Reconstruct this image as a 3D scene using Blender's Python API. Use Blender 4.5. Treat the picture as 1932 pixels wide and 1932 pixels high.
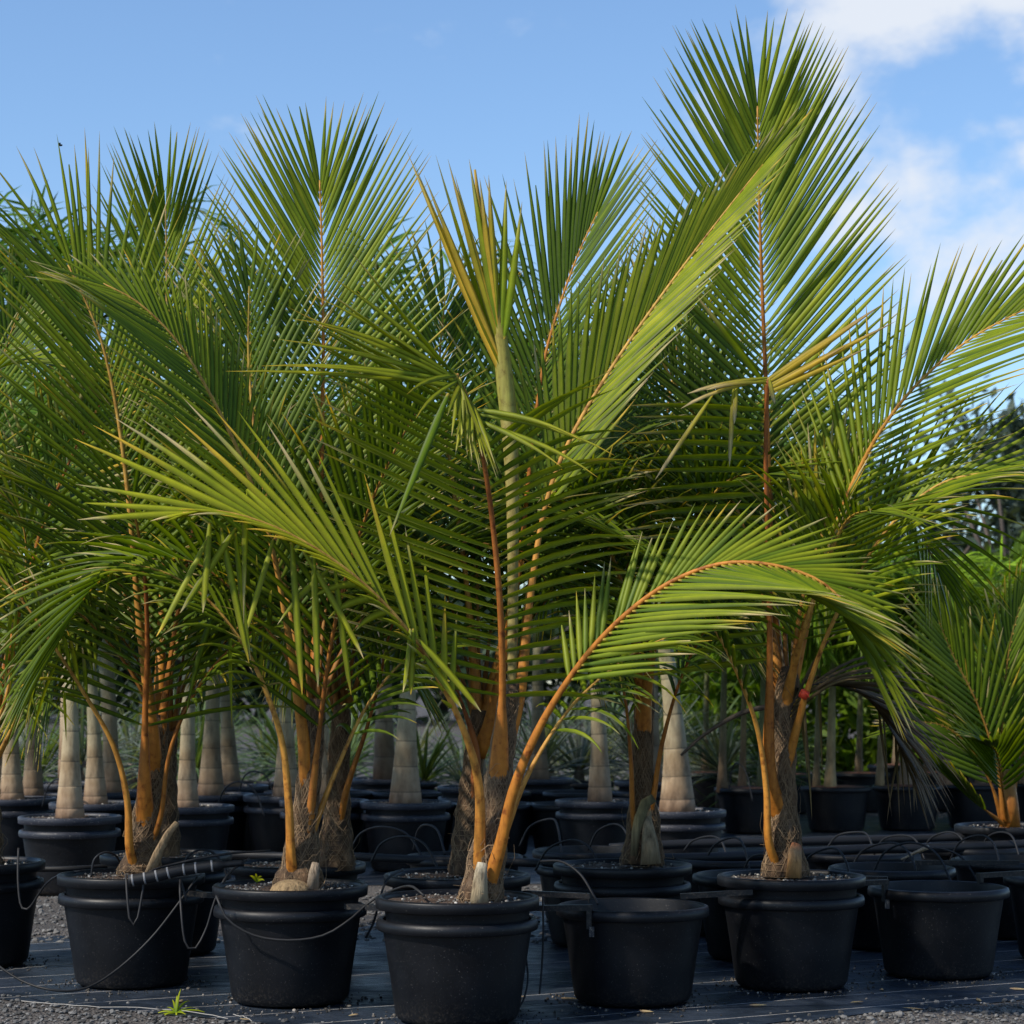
import bpy, math, random
import numpy as np
R = math.radians
rng = np.random.default_rng(7)
random.seed(7)
scene = bpy.context.scene
for o in list(bpy.data.objects): bpy.data.objects.remove(o)

# ------------------------------------------------------------------ camera
CAM_H = 1.30
FPX = 4293.0            # focal length in units of the 1932 px wide working copy
HOR = 1288.0            # image row of the horizon
cam_d = bpy.data.cameras.new('camera')
cam = bpy.data.objects.new('camera', cam_d); scene.collection.objects.link(cam)
cam.location = (0, 0, CAM_H); cam.rotation_euler = (R(90), 0, 0)
cam_d.sensor_width = 36; cam_d.lens = 36 * FPX / 1932
cam_d.shift_y = (HOR - 966) / 1932
cam_d.clip_start = 0.1; cam_d.clip_end = 3000
cam_d.dof.use_dof = True; cam_d.dof.focus_distance = 9.1; cam_d.dof.aperture_fstop = 5.6
scene.camera = cam

# ------------------------------------------------------------------ sky, sun, exposure
SUN_ELEV, SUN_AZ = 44.0, 238.0      # azimuth clockwise from +Y: from the left, a little behind the camera
world = bpy.data.worlds.new('World'); scene.world = world; world.use_nodes = True
nt = world.node_tree; nt.nodes.clear()
def N(t, kind, **kw):
    n = t.nodes.new(kind)
    for k, v in kw.items(): setattr(n, k, v)
    return n
out = N(nt, 'ShaderNodeOutputWorld'); bg = N(nt, 'ShaderNodeBackground')
sky = N(nt, 'ShaderNodeTexSky'); sky.sky_type = 'NISHITA'; sky.sun_disc = False
sky.sun_elevation = R(SUN_ELEV); sky.sun_rotation = R(SUN_AZ)
sky.air_density = 1.0; sky.dust_density = 0.3; sky.ozone_density = 2.2
tc = N(nt, 'ShaderNodeTexCoord')
mp = N(nt, 'ShaderNodeMapping'); mp.inputs['Scale'].default_value = (7, 7, 11); mp.inputs['Location'].default_value = (9.4, 3.3, 5.5)
nz = N(nt, 'ShaderNodeTexNoise'); nz.inputs['Scale'].default_value = 1.9; nz.inputs['Detail'].default_value = 9; nz.inputs['Roughness'].default_value = 0.56
dot = N(nt, 'ShaderNodeVectorMath', operation='DOT_PRODUCT')
cdir = np.array([0.235, 1.0, 0.28]); cdir /= np.linalg.norm(cdir)
dot.inputs[1].default_value = cdir.tolist()
mr = N(nt, 'ShaderNodeMapRange'); mr.inputs['From Min'].default_value = math.cos(R(9.5)); mr.inputs['From Max'].default_value = math.cos(R(1.0))
mr.inputs['To Min'].default_value = 0.0; mr.inputs['To Max'].default_value = 0.28
add = N(nt, 'ShaderNodeMath', operation='ADD')
ramp = N(nt, 'ShaderNodeMapRange', interpolation_type='SMOOTHSTEP'); ramp.inputs['From Min'].default_value = 0.60; ramp.inputs['From Max'].default_value = 0.86
ramp.inputs['To Min'].default_value = 0.0; ramp.inputs['To Max'].default_value = 0.92
mix = N(nt, 'ShaderNodeMix', data_type='RGBA'); mix.inputs['B'].default_value = (5.3, 5.6, 6.1, 1)
tint = N(nt, 'ShaderNodeMix', data_type='RGBA', blend_type='MULTIPLY'); tint.inputs['Factor'].default_value = 1.0; tint.inputs['B'].default_value = (0.90, 1.02, 1.14, 1)
L = nt.links.new
L(tc.outputs['Generated'], mp.inputs['Vector']); L(mp.outputs['Vector'], nz.inputs['Vector'])
L(tc.outputs['Generated'], dot.inputs[0]); L(dot.outputs['Value'], mr.inputs['Value'])
L(nz.outputs['Fac'], add.inputs[0]); L(mr.outputs['Result'], add.inputs[1]); L(add.outputs[0], ramp.inputs['Value'])
L(ramp.outputs['Result'], mix.inputs['Factor']); L(sky.outputs['Color'], tint.inputs['A']); L(tint.outputs['Result'], mix.inputs['A'])
L(mix.outputs['Result'], bg.inputs['Color']); L(bg.outputs['Background'], out.inputs['Surface'])
bg.inputs['Strength'].default_value = 0.11

sun_d = bpy.data.lights.new('sun', 'SUN'); sun = bpy.data.objects.new('sun', sun_d); scene.collection.objects.link(sun)
sun_d.energy = 3.5; sun_d.angle = R(1.6); sun_d.color = (1.0, 0.92, 0.80)
sun.rotation_euler = (R(90 - SUN_ELEV), 0, R(180 - SUN_AZ))
sun.location = (-8, -8, 12)
scene.view_settings.view_transform = 'Standard'; scene.view_settings.look = 'None'
scene.view_settings.exposure = 0.5; scene.view_settings.gamma = 1.0
scene.view_settings.use_curve_mapping = False
scene.cycles.max_bounces = 8; scene.cycles.transparent_max_bounces = 8
scene.cycles.use_denoising = True

# ------------------------------------------------------------------ helpers
COL = scene.collection
def W(px, py, Y): return np.array([(px - 966) / FPX * Y, Y, CAM_H + (HOR - py) / FPX * Y])
def unit(v): v = np.asarray(v, float); return v / (np.linalg.norm(v) + 1e-9)

class MB:
    """collects verts / faces / point colours for ONE mesh object"""
    def __init__(s): s.v = []; s.f = []; s.c = []; s.n = 0
    def add(s, v, f, c=(1, 1, 1)):
        v = np.asarray(v, float); c = np.asarray(c, float)
        if c.ndim == 1: c = np.tile(c[:3], (len(v), 1))
        s.v.append(v); s.c.append(c[:, :3]); s.f += [tuple(i + s.n for i in q) for q in f]; s.n += len(v)
    def mesh(s, name, mat, origin=(0, 0, 0), smooth=True):
        me = bpy.data.meshes.new(name)
        v = np.concatenate(s.v) - np.asarray(origin, float)
        me.from_pydata(v.tolist(), [], s.f)
        a = me.color_attributes.new('col', 'FLOAT_COLOR', 'POINT')
        c = np.ones((len(v), 4), np.float32); c[:, :3] = np.concatenate(s.c)
        a.data.foreach_set('color', c.ravel())
        me.materials.append(mat)
        if smooth: me.polygons.foreach_set('use_smooth', np.ones(len(me.polygons), bool))
        return me
    def obj(s, name, mat, parent=None, origin=None, smooth=True):
        po = np.array(parent['_w']) if parent is not None else np.zeros(3)
        if origin is None: origin = po
        origin = np.asarray(origin, float)
        o = bpy.data.objects.new(name, s.mesh(name, mat, origin, smooth)); COL.objects.link(o)
        o.location = (origin - po).tolist(); o['_w'] = origin.tolist()
        if parent is not None: o.parent = parent
        return o
def empty(name, loc):
    o = bpy.data.objects.new(name, None); COL.objects.link(o); o.location = [float(x) for x in loc]
    o['_w'] = [float(x) for x in loc]; o.empty_display_size = 0.1; return o
def tag(o, label=None, cat=None, group=None, kind=None):
    if label: o['label'] = label
    if cat: o['category'] = cat
    if group: o['group'] = group
    if kind: o['kind'] = kind
    return o

def spline(P, n):
    """Catmull-Rom through rows of P, n samples by arc length"""
    P = np.asarray(P, float)
    E = np.vstack([2 * P[0] - P[1], P, 2 * P[-1] - P[-2]])
    res = []
    for i in range(1, len(E) - 2):
        t = np.linspace(0, 1, 24, endpoint=False)[:, None]
        p0, p1, p2, p3 = E[i - 1], E[i], E[i + 1], E[i + 2]
        res.append(0.5 * (2 * p1 + (p2 - p0) * t + (2 * p0 - 5 * p1 + 4 * p2 - p3) * t ** 2 + (3 * p1 - p0 - 3 * p2 + p3) * t ** 3))
    res = np.vstack(res + [E[-2][None]])
    d = np.r_[0, np.cumsum(np.linalg.norm(np.diff(res[:, :3], axis=0), axis=1))]
    s = np.linspace(0, d[-1], n)
    return np.stack([np.interp(s, d, res[:, k]) for k in range(P.shape[1])], 1), d[-1]
def tangents(P):
    T = np.gradient(P, axis=0); return T / (np.linalg.norm(T, axis=1)[:, None] + 1e-9)
def tube(mb, P, rad, sides=8, col=(1, 1, 1), ref=None, flat=1.0, jitter=0, caps=True):
    P = np.asarray(P, float); n = len(P); rad = np.broadcast_to(np.asarray(rad, float), (n,))
    T = tangents(P); u = unit(ref if ref is not None else (0.31, -0.9, 0.2))
    if abs(u @ T[0]) > .95: u = unit((1, .1, 0))
    th = np.arange(sides) / sides * 2 * math.pi; rows = []
    for i in range(n):
        u = unit(u - T[i] * (u @ T[i])); w = np.cross(T[i], u)
        r = rad[i] * (1 + (rng.normal(0, jitter, sides) if jitter else 0))
        rows.append(P[i] + np.outer(np.cos(th) * r * flat, u) + np.outer(np.sin(th) * r, w))
    V = np.vstack(rows)
    F = [(i * sides + k, i * sides + (k + 1) % sides, (i + 1) * sides + (k + 1) % sides, (i + 1) * sides + k) for i in range(n - 1) for k in range(sides)]
    if caps: F += [tuple(range(sides - 1, -1, -1)), tuple((n - 1) * sides + k for k in range(sides))]
    c = np.asarray(col, float)
    if c.ndim == 2: c = np.repeat(c, sides, axis=0)
    mb.add(V, F, c)
def lathe(mb, prof, c, sides=40, col=(1, 1, 1)):
    th = np.arange(sides) / sides * 2 * math.pi; n = len(prof)
    V = np.vstack([np.stack([c[0] + r * np.cos(th), c[1] + r * np.sin(th), np.full(sides, c[2] + z)], 1) for r, z in prof])
    F = [(i * sides + k, i * sides + (k + 1) % sides, (i + 1) * sides + (k + 1) % sides, (i + 1) * sides + k) for i in range(n - 1) for k in range(sides)]
    mb.add(V, F, col)
def box(mb, a, b, w, h, up=(0, 0, 1), col=(1, 1, 1)):
    a = np.asarray(a, float); b = np.asarray(b, float); t = unit(b - a); s = unit(np.cross(t, up)); u = np.cross(s, t)
    V = [p + s * i * w / 2 + u * j * h / 2 for p in (a, b) for i, j in ((-1, -1), (1, -1), (1, 1), (-1, 1))]
    mb.add(V, [(0, 3, 2, 1), (4, 5, 6, 7), (0, 1, 5, 4), (1, 2, 6, 5), (2, 3, 7, 6), (3, 0, 4, 7)], col)

# ------------------------------------------------------------------ materials
def mat(name):
    m = bpy.data.materials.new(name); m.use_nodes = True; t = m.node_tree; t.nodes.clear()
    o = N(t, 'ShaderNodeOutputMaterial'); b = N(t, 'ShaderNodeBsdfPrincipled')
    t.links.new(b.outputs[0], o.inputs['Surface']); return m, t, b, o
def noise(t, scale, detail=4, rough=.55, vec=None, sc=None):
    n = N(t, 'ShaderNodeTexNoise'); n.inputs['Scale'].default_value = scale; n.inputs['Detail'].default_value = detail; n.inputs['Roughness'].default_value = rough
    tcn = N(t, 'ShaderNodeTexCoord')
    if sc is not None:
        m = N(t, 'ShaderNodeMapping'); m.inputs['Scale'].default_value = sc
        t.links.new(tcn.outputs['Object'], m.inputs['Vector']); t.links.new(m.outputs['Vector'], n.inputs['Vector'])
    else: t.links.new(tcn.outputs['Object'], n.inputs['Vector'])
    return n
def cramp(t, src, stops):
    r = N(t, 'ShaderNodeValToRGB'); e = r.color_ramp.elements
    while len(e) > 1: e.remove(e[-1])
    e[0].position, e[0].color = stops[0][0], (*stops[0][1], 1)
    for p, c in stops[1:]:
        x = e.new(p); x.color = (*c, 1)
    t.links.new(src, r.inputs['Fac']); return r
def mulcol(t, a, b, fac=1.0):
    m = N(t, 'ShaderNodeMix', data_type='RGBA', blend_type='MULTIPLY'); m.inputs['Factor'].default_value = fac
    t.links.new(a, m.inputs['A']); t.links.new(b, m.inputs['B']); return m.outputs['Result']
def bump(t, b, src, strength, dist=0.01):
    n = N(t, 'ShaderNodeBump'); n.inputs['Strength'].default_value = strength; n.inputs['Distance'].default_value = dist
    t.links.new(src, n.inputs['Height']); t.links.new(n.outputs['Normal'], b.inputs['Normal']); return n

def leaf_mat(name, rough=.46, trans=.36, spec=.20):
    m, t, b, o = mat(name)
    at = N(t, 'ShaderNodeAttribute', attribute_name='col')
    nz = noise(t, 9, 3); r = cramp(t, nz.outputs['Fac'], [(.3, (.72, .78, .72)), (.7, (1.2, 1.14, 1.1))])
    base = mulcol(t, at.outputs['Color'], r.outputs['Color'])
    t.links.new(base, b.inputs['Base Color']); b.inputs['Roughness'].default_value = rough
    b.inputs['Specular IOR Level'].default_value = spec
    tr = N(t, 'ShaderNodeBsdfTranslucent'); g = N(t, 'ShaderNodeMix', data_type='RGBA', blend_type='MULTIPLY'); g.inputs['Factor'].default_value = 1
    g.inputs['B'].default_value = (1.6, 1.5, .4, 1); t.links.new(base, g.inputs['A']); t.links.new(g.outputs['Result'], tr.inputs['Color'])
    ms = N(t, 'ShaderNodeMixShader'); ms.inputs['Fac'].default_value = trans
    t.links.new(b.outputs[0], ms.inputs[1]); t.links.new(tr.outputs[0], ms.inputs[2]); t.links.new(ms.outputs[0], o.inputs['Surface'])
    return m
M = {}
M['leaf'] = leaf_mat('palm_leaf')
M['bgleaf'] = leaf_mat('background_leaf', .5, .34, .2)
M['dry'] = leaf_mat('dry_leaf', .8, .12, .15)
# petioles: orange with fine lengthwise streaks
m, t, b, o = mat('petiole'); at = N(t, 'ShaderNodeAttribute', attribute_name='col')
nz = noise(t, 30, 4, .6, sc=(1, 1, .12)); r = cramp(t, nz.outputs['Fac'], [(.3, (.62, .58, .5)), (.55, (1, 1, 1)), (.75, (1.15, 1.12, 1.05))])
n2 = noise(t, 26, 5, .65); rb = cramp(t, n2.outputs['Fac'], [(.32, (.42, .30, .22)), (.46, (.9, .86, .8)), (.7, (1.08, 1.1, 1.05))])
t.links.new(mulcol(t, mulcol(t, at.outputs['Color'], r.outputs['Color']), rb.outputs['Color']), b.inputs['Base Color']); b.inputs['Roughness'].default_value = .58; b.inputs['Specular IOR Level'].default_value = .3
bump(t, b, nz.outputs['Fac'], .3, .01); M['petiole'] = m
# fibrous trunk
m, t, b, o = mat('palm_fibre'); nz = noise(t, 22, 6, .7, sc=(1, 1, .35)); n2 = noise(t, 7, 3)
r = cramp(t, nz.outputs['Fac'], [(.30, (.022, .014, .008)), (.5, (.11, .066, .035)), (.62, (.22, .145, .085)), (.8, (.36, .26, .16))])
r2 = cramp(t, n2.outputs['Fac'], [(.35, (.6, .6, .62)), (.7, (1.3, 1.15, .95))])
t.links.new(mulcol(t, r.outputs['Color'], r2.outputs['Color']), b.inputs['Base Color']); b.inputs['Roughness'].default_value = .9
bump(t, b, nz.outputs['Fac'], 1.0, .03); M['fibre'] = m
m, t, b, o = mat('fibre_strand'); at = N(t, 'ShaderNodeAttribute', attribute_name='col'); t.links.new(at.outputs['Color'], b.inputs['Base Color']); b.inputs['Roughness'].default_value = .85; M['strand'] = m
# black nursery plastic with dust
m, t, b, o = mat('pot_plastic'); nz = noise(t, 5, 5, .6); n2 = noise(t, 160, 2, .5); at = N(t, 'ShaderNodeAttribute', attribute_name='col')
r = cramp(t, nz.outputs['Fac'], [(.3, (.0022, .0028, .0044)), (.7, (.0055, .0063, .0090))])
r2 = cramp(t, n2.outputs['Fac'], [(.665, (0, 0, 0)), (.75, (.13, .12, .11))])
ad = N(t, 'ShaderNodeMix', data_type='RGBA', blend_type='ADD'); ad.inputs['Factor'].default_value = .6
t.links.new(r.outputs['Color'], ad.inputs['A']); t.links.new(r2.outputs['Color'], ad.inputs['B'])
tcz = N(t, 'ShaderNodeTexCoord'); sz = N(t, 'ShaderNodeSeparateXYZ'); t.links.new(tcz.outputs['Object'], sz.inputs[0])
dz_ = N(t, 'ShaderNodeMapRange'); dz_.inputs['From Min'].default_value = .11; dz_.inputs['From Max'].default_value = .0; t.links.new(sz.outputs['Z'], dz_.inputs['Value'])
nd = noise(t, 90, 5, .7); cd = cramp(t, nd.outputs['Fac'], [(.50, (0, 0, 0)), (.68, (1, 1, 1))]); md = N(t, 'ShaderNodeMath', operation='MULTIPLY'); t.links.new(dz_.outputs[0], md.inputs[0]); t.links.new(cd.outputs['Color'], md.inputs[1])
mdx = N(t, 'ShaderNodeMix', data_type='RGBA'); mdx.inputs['B'].default_value = (.05, .042, .034, 1); t.links.new(md.outputs[0], mdx.inputs['Factor']); t.links.new(ad.outputs['Result'], mdx.inputs['A'])
t.links.new(mulcol(t, mdx.outputs['Result'], at.outputs['Color']), b.inputs['Base Color'])
b.inputs['Specular IOR Level'].default_value = .32
rr = cramp(t, nz.outputs['Fac'], [(.3, (.40,) * 3), (.7, (.56,) * 3)]); t.links.new(rr.outputs['Color'], b.inputs['Roughness'])
n3 = noise(t, 60, 3); bump(t, b, n3.outputs['Fac'], .08, .004); M['pot'] = m
# rubber tube
m, t, b, o = mat('black_tube'); at = N(t, 'ShaderNodeAttribute', attribute_name='col'); t.links.new(at.outputs['Color'], b.inputs['Base Color']); b.inputs['Roughness'].default_value = .55; b.inputs['Specular IOR Level'].default_value = .3; M['tube'] = m
m, t, b, o = mat('plain'); at = N(t, 'ShaderNodeAttribute', attribute_name='col'); nz = noise(t, 40, 4, .6); r = cramp(t, nz.outputs['Fac'], [(.3, (.6, .6, .6)), (.7, (1.2, 1.2, 1.2))])
t.links.new(mulcol(t, at.outputs['Color'], r.outputs['Color']), b.inputs['Base Color']); b.inputs['Roughness'].default_value = .75; bump(t, b, nz.outputs['Fac'], .4, .01); M['plain'] = m
# soil
m, t, b, o = mat('potting_soil'); nz = noise(t, 70, 5, .7); r = cramp(t, nz.outputs['Fac'], [(.3, (.02, .012, .008)), (.55, (.09, .055, .035)), (.68, (.2, .14, .1)), (.74, (.45, .42, .38))])
t.links.new(r.outputs['Color'], b.inputs['Base Color']); b.inputs['Roughness'].default_value = .95; bump(t, b, nz.outputs['Fac'], 1, .02); M['soil'] = m
m, t, b, o = mat('red_mulch'); nz = noise(t, 60, 5, .7); r = cramp(t, nz.outputs['Fac'], [(.3, (.05, .02, .012)), (.6, (.2, .08, .045)), (.75, (.33, .17, .1))])
t.links.new(r.outputs['Color'], b.inputs['Base Color']); b.inputs['Roughness'].default_value = .95; bump(t, b, nz.outputs['Fac'], 1, .02); M['mulch'] = m
# gravel
m, t, b, o = mat('gravel'); nz = noise(t, 55, 5, .7); n2 = noise(t, 1.3, 4)
vo = N(t, 'ShaderNodeTexVoronoi'); vo.inputs['Scale'].default_value = 70; tcn = N(t, 'ShaderNodeTexCoord'); t.links.new(tcn.outputs['Object'], vo.inputs['Vector'])
r = cramp(t, nz.outputs['Fac'], [(.28, (.03, .027, .025)), (.5, (.095, .085, .078)), (.72, (.20, .185, .17))]); r2 = cramp(t, n2.outputs['Fac'], [(.35, (.62, .6, .58)), (.65, (1.1, 1.08, 1.05))])
t.links.new(mulcol(t, r.outputs['Color'], r2.outputs['Color']), b.inputs['Base Color']); b.inputs['Roughness'].default_value = .9; bump(t, b, vo.outputs['Distance'], .9, .02); M['gravel'] = m
m, t, b, o = mat('pebble'); at = N(t, 'ShaderNodeAttribute', attribute_name='col'); t.links.new(at.outputs['Color'], b.inputs['Base Color']); b.inputs['Roughness'].default_value = .85; M['pebble'] = m
# woven weed-barrier fabric: pale marker threads every 0.3 m along one direction
m, t, b, o = mat('weed_fabric'); tcn = N(t, 'ShaderNodeTexCoord'); mp = N(t, 'ShaderNodeMapping'); mp.inputs['Rotation'].default_value = (0, 0, -R(27.5))
t.links.new(tcn.outputs['Object'], mp.inputs['Vector']); nw = noise(t, 1.1, 3); dv = N(t, 'ShaderNodeVectorMath', operation='SCALE'); dv.inputs['Scale'].default_value = .07
t.links.new(nw.outputs['Color'], dv.inputs[0]); av = N(t, 'ShaderNodeVectorMath', operation='ADD'); t.links.new(mp.outputs['Vector'], av.inputs[0]); t.links.new(dv.outputs[0], av.inputs[1])
sx = N(t, 'ShaderNodeSeparateXYZ'); t.links.new(av.outputs[0], sx.inputs[0])
pp = N(t, 'ShaderNodeMath', operation='PINGPONG'); pp.inputs[1].default_value = .155; t.links.new(sx.outputs['Y'], pp.inputs[0])
lt = N(t, 'ShaderNodeMath', operation='LESS_THAN'); lt.inputs[1].default_value = .005; t.links.new(pp.outputs[0], lt.inputs[0])
nb = noise(t, 3, 5, .65); ns = noise(t, 130, 3, .6)
r = cramp(t, nb.outputs['Fac'], [(.3, (.005, .009, .015)), (.7, (.020, .031, .050))]); r2 = cramp(t, ns.outputs['Fac'], [(.66, (0, 0, 0)), (.76, (.16, .145, .13))])  # blue of the sky sheen is mixed into the base colour
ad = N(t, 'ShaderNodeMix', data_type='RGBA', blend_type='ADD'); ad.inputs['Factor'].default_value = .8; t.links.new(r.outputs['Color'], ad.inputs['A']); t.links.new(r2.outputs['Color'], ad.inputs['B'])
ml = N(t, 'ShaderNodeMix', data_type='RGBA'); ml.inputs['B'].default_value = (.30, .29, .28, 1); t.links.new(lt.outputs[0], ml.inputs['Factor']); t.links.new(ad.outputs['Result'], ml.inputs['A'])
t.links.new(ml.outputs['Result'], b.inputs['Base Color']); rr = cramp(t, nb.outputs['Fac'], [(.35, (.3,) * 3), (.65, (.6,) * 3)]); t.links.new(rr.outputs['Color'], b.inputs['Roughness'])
nf = noise(t, 5, 6, .6, sc=(1, 2.2, 1)); bump(t, b, nf.outputs['Fac'], .8, .05); M['fabric'] = m
m, t, b, o = mat('leaf_stub'); at = N(t, 'ShaderNodeAttribute', attribute_name='col'); nz = noise(t, 55, 6, .7, sc=(1, 1, .12)); r = cramp(t, nz.outputs['Fac'], [(.3, (.32, .28, .24)), (.5, (.8, .78, .74)), (.7, (1.2, 1.18, 1.15))])
t.links.new(mulcol(t, at.outputs['Color'], r.outputs['Color']), b.inputs['Base Color']); b.inputs['Roughness'].default_value = .85; bump(t, b, nz.outputs['Fac'], .9, .02); M['stub'] = m
# pale palm trunk, rings come from geometry
m, t, b, o = mat('pale_trunk'); at = N(t, 'ShaderNodeAttribute', attribute_name='col'); nz = noise(t, 16, 6, .65, sc=(1, 1, .3)); r = cramp(t, nz.outputs['Fac'], [(.3, (.42, .38, .34)), (.5, (.85, .82, .78)), (.72, (1.1, 1.08, 1.02))])
nq = noise(t, 4, 4, .6); rq = cramp(t, nq.outputs['Fac'], [(.35, (.72, .62, .52)), (.6, (1.05, 1.03, 1))])
t.links.new(mulcol(t, mulcol(t, at.outputs['Color'], r.outputs['Color']), rq.outputs['Color']), b.inputs['Base Color']); b.inputs['Roughness'].default_value = .8; bump(t, b, nz.outputs['Fac'], .35, .02); M['trunk'] = m

# ------------------------------------------------------------------ ground
def sheet(name, poly, z, material, label=None):
    mb = MB(); mb.add([(x, y, z) for x, y in poly], [tuple(range(len(poly)))]); o = mb.obj(name, material, smooth=False)
    o['kind'] = 'structure'; return o
sheet('ground', [(-600, -50), (600, -50), (600, 1500), (-600, 1500)], 0.0, M['gravel'])
def wavy(a, b, n, amp):
    a = np.array(a); b = np.array(b); d = b - a; nn = np.array([-d[1], d[0]]) / np.linalg.norm(d)
    return [tuple(a + d * k / n + nn * (rng.normal(0, amp) if 0 < k else 0)) for k in range(n)]
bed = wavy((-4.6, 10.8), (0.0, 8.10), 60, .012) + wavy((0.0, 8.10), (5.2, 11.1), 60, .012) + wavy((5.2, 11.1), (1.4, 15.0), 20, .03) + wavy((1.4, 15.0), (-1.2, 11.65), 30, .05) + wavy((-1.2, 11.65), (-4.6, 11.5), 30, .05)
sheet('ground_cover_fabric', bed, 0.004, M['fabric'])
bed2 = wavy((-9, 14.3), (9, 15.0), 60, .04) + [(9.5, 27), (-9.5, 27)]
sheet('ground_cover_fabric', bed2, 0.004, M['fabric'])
# loose stones (uncountable)
def ico():
    g = (1 + 5 ** .5) / 2
    v = np.array([(-1, g, 0), (1, g, 0), (-1, -g, 0), (1, -g, 0), (0, -1, g), (0, 1, g), (0, -1, -g), (0, 1, -g), (g, 0, -1), (g, 0, 1), (-g, 0, -1), (-g, 0, 1)], float); v /= np.linalg.norm(v[0])
    f = [(0, 11, 5), (0, 5, 1), (0, 1, 7), (0, 7, 10), (0, 10, 11), (1, 5, 9), (5, 11, 4), (11, 10, 2), (10, 7, 6), (7, 1, 8), (3, 9, 4), (3, 4, 2), (3, 2, 6), (3, 6, 8), (3, 8, 9), (4, 9, 5), (2, 4, 11), (6, 2, 10), (8, 6, 7), (9, 8, 1)]
    return v, f
ICV, ICF = ico()
def stones(mb, x, y, r, z=0.0):
    V = ICV * np.array([r * rng.uniform(.7, 1.3), r * rng.uniform(.7, 1.3), r * rng.uniform(.5, .8)]) * rng.uniform(.8, 1.2, (12, 1))
    a = rng.uniform(0, 6.28); c, s = math.cos(a), math.sin(a); V = V @ np.array([[c, s, 0], [-s, c, 0], [0, 0, 1]])
    g = rng.uniform(.035, .17) * (2.0 if rng.random() < .05 else 1); mb.add(V + (x, y, z + r * .3), ICF, (g * 1.03, g, g * .95))
mb = MB(); cnt = 0
while cnt < 5200:
    x = rng.uniform(-2.9, 2.9); y = rng.uniform(7.9, 9.9); edge = 8.10 + .59 * abs(x)
    if y < edge - .01 or (y < edge + .25 and rng.random() < .10): stones(mb, x, y, rng.choice([.006, .008, .011, .015], p=[.4, .35, .18, .07]), .002); cnt += 1
for k in range(2600):
    x = rng.uniform(-3, .6); y = rng.uniform(11.3, 14.4); stones(mb, x, y, rng.choice([.009, .013, .018]), 0)
tag(mb.obj('gravel', M['pebble'], smooth=False), 'loose grey gravel around the black ground fabric', 'gravel', kind='stuff')

# ------------------------------------------------------------------ pots
def outer_profile(k=1.0, h=1.0):
    return [(.0, .006), (.215, .006), (.228, .012), (.238, .03), (.262, .20), (.283, .335), (.286, .348), (.304, .349), (.310, .354), (.311, .374), (.306, .389), (.293, .394), (.284, .390), (.280, .372), (.256, .20), (.233, .03), (.2, .02), (0, .02)]
def inner_profile():
    return [(.262, .30), (.272, .392), (.279, .430), (.281, .436), (.308, .437), (.3135, .440), (.315, .474), (.311, .480), (.298, .482), (.288, .479), (.283, .465), (.279, .44), (.262, .30)]
shared = {}
def make_socket(X, Y, label, group='empty black pots', faded=False):
    t_ = empty('outer_pot', (X, Y, 0.006))
    if 'body' not in shared:
        mb = MB(); P = outer_profile(); lathe(mb, P[:7], (0, 0, 0), 56); lathe(mb, P[12:], (0, 0, 0), 56); shared['body'] = mb.mesh('pot_body', M['pot'])
        mb = MB(); lathe(mb, [(.2862, .3472)] + P[7:13] + [(.2838, .3885)], (0, 0, 0), 56); shared['rim'] = mb.mesh('rim', M['pot'])
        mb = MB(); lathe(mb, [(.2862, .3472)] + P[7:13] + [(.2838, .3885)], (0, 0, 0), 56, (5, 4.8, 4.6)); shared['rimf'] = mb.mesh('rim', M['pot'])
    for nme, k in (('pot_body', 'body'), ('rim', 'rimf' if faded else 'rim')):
        o = bpy.data.objects.new(nme, shared[k]); COL.objects.link(o); o.parent = t_; o.rotation_euler = (0, 0, rng.uniform(0, 6.28))
    tag(t_, label, 'pot', group); return t_
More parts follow.
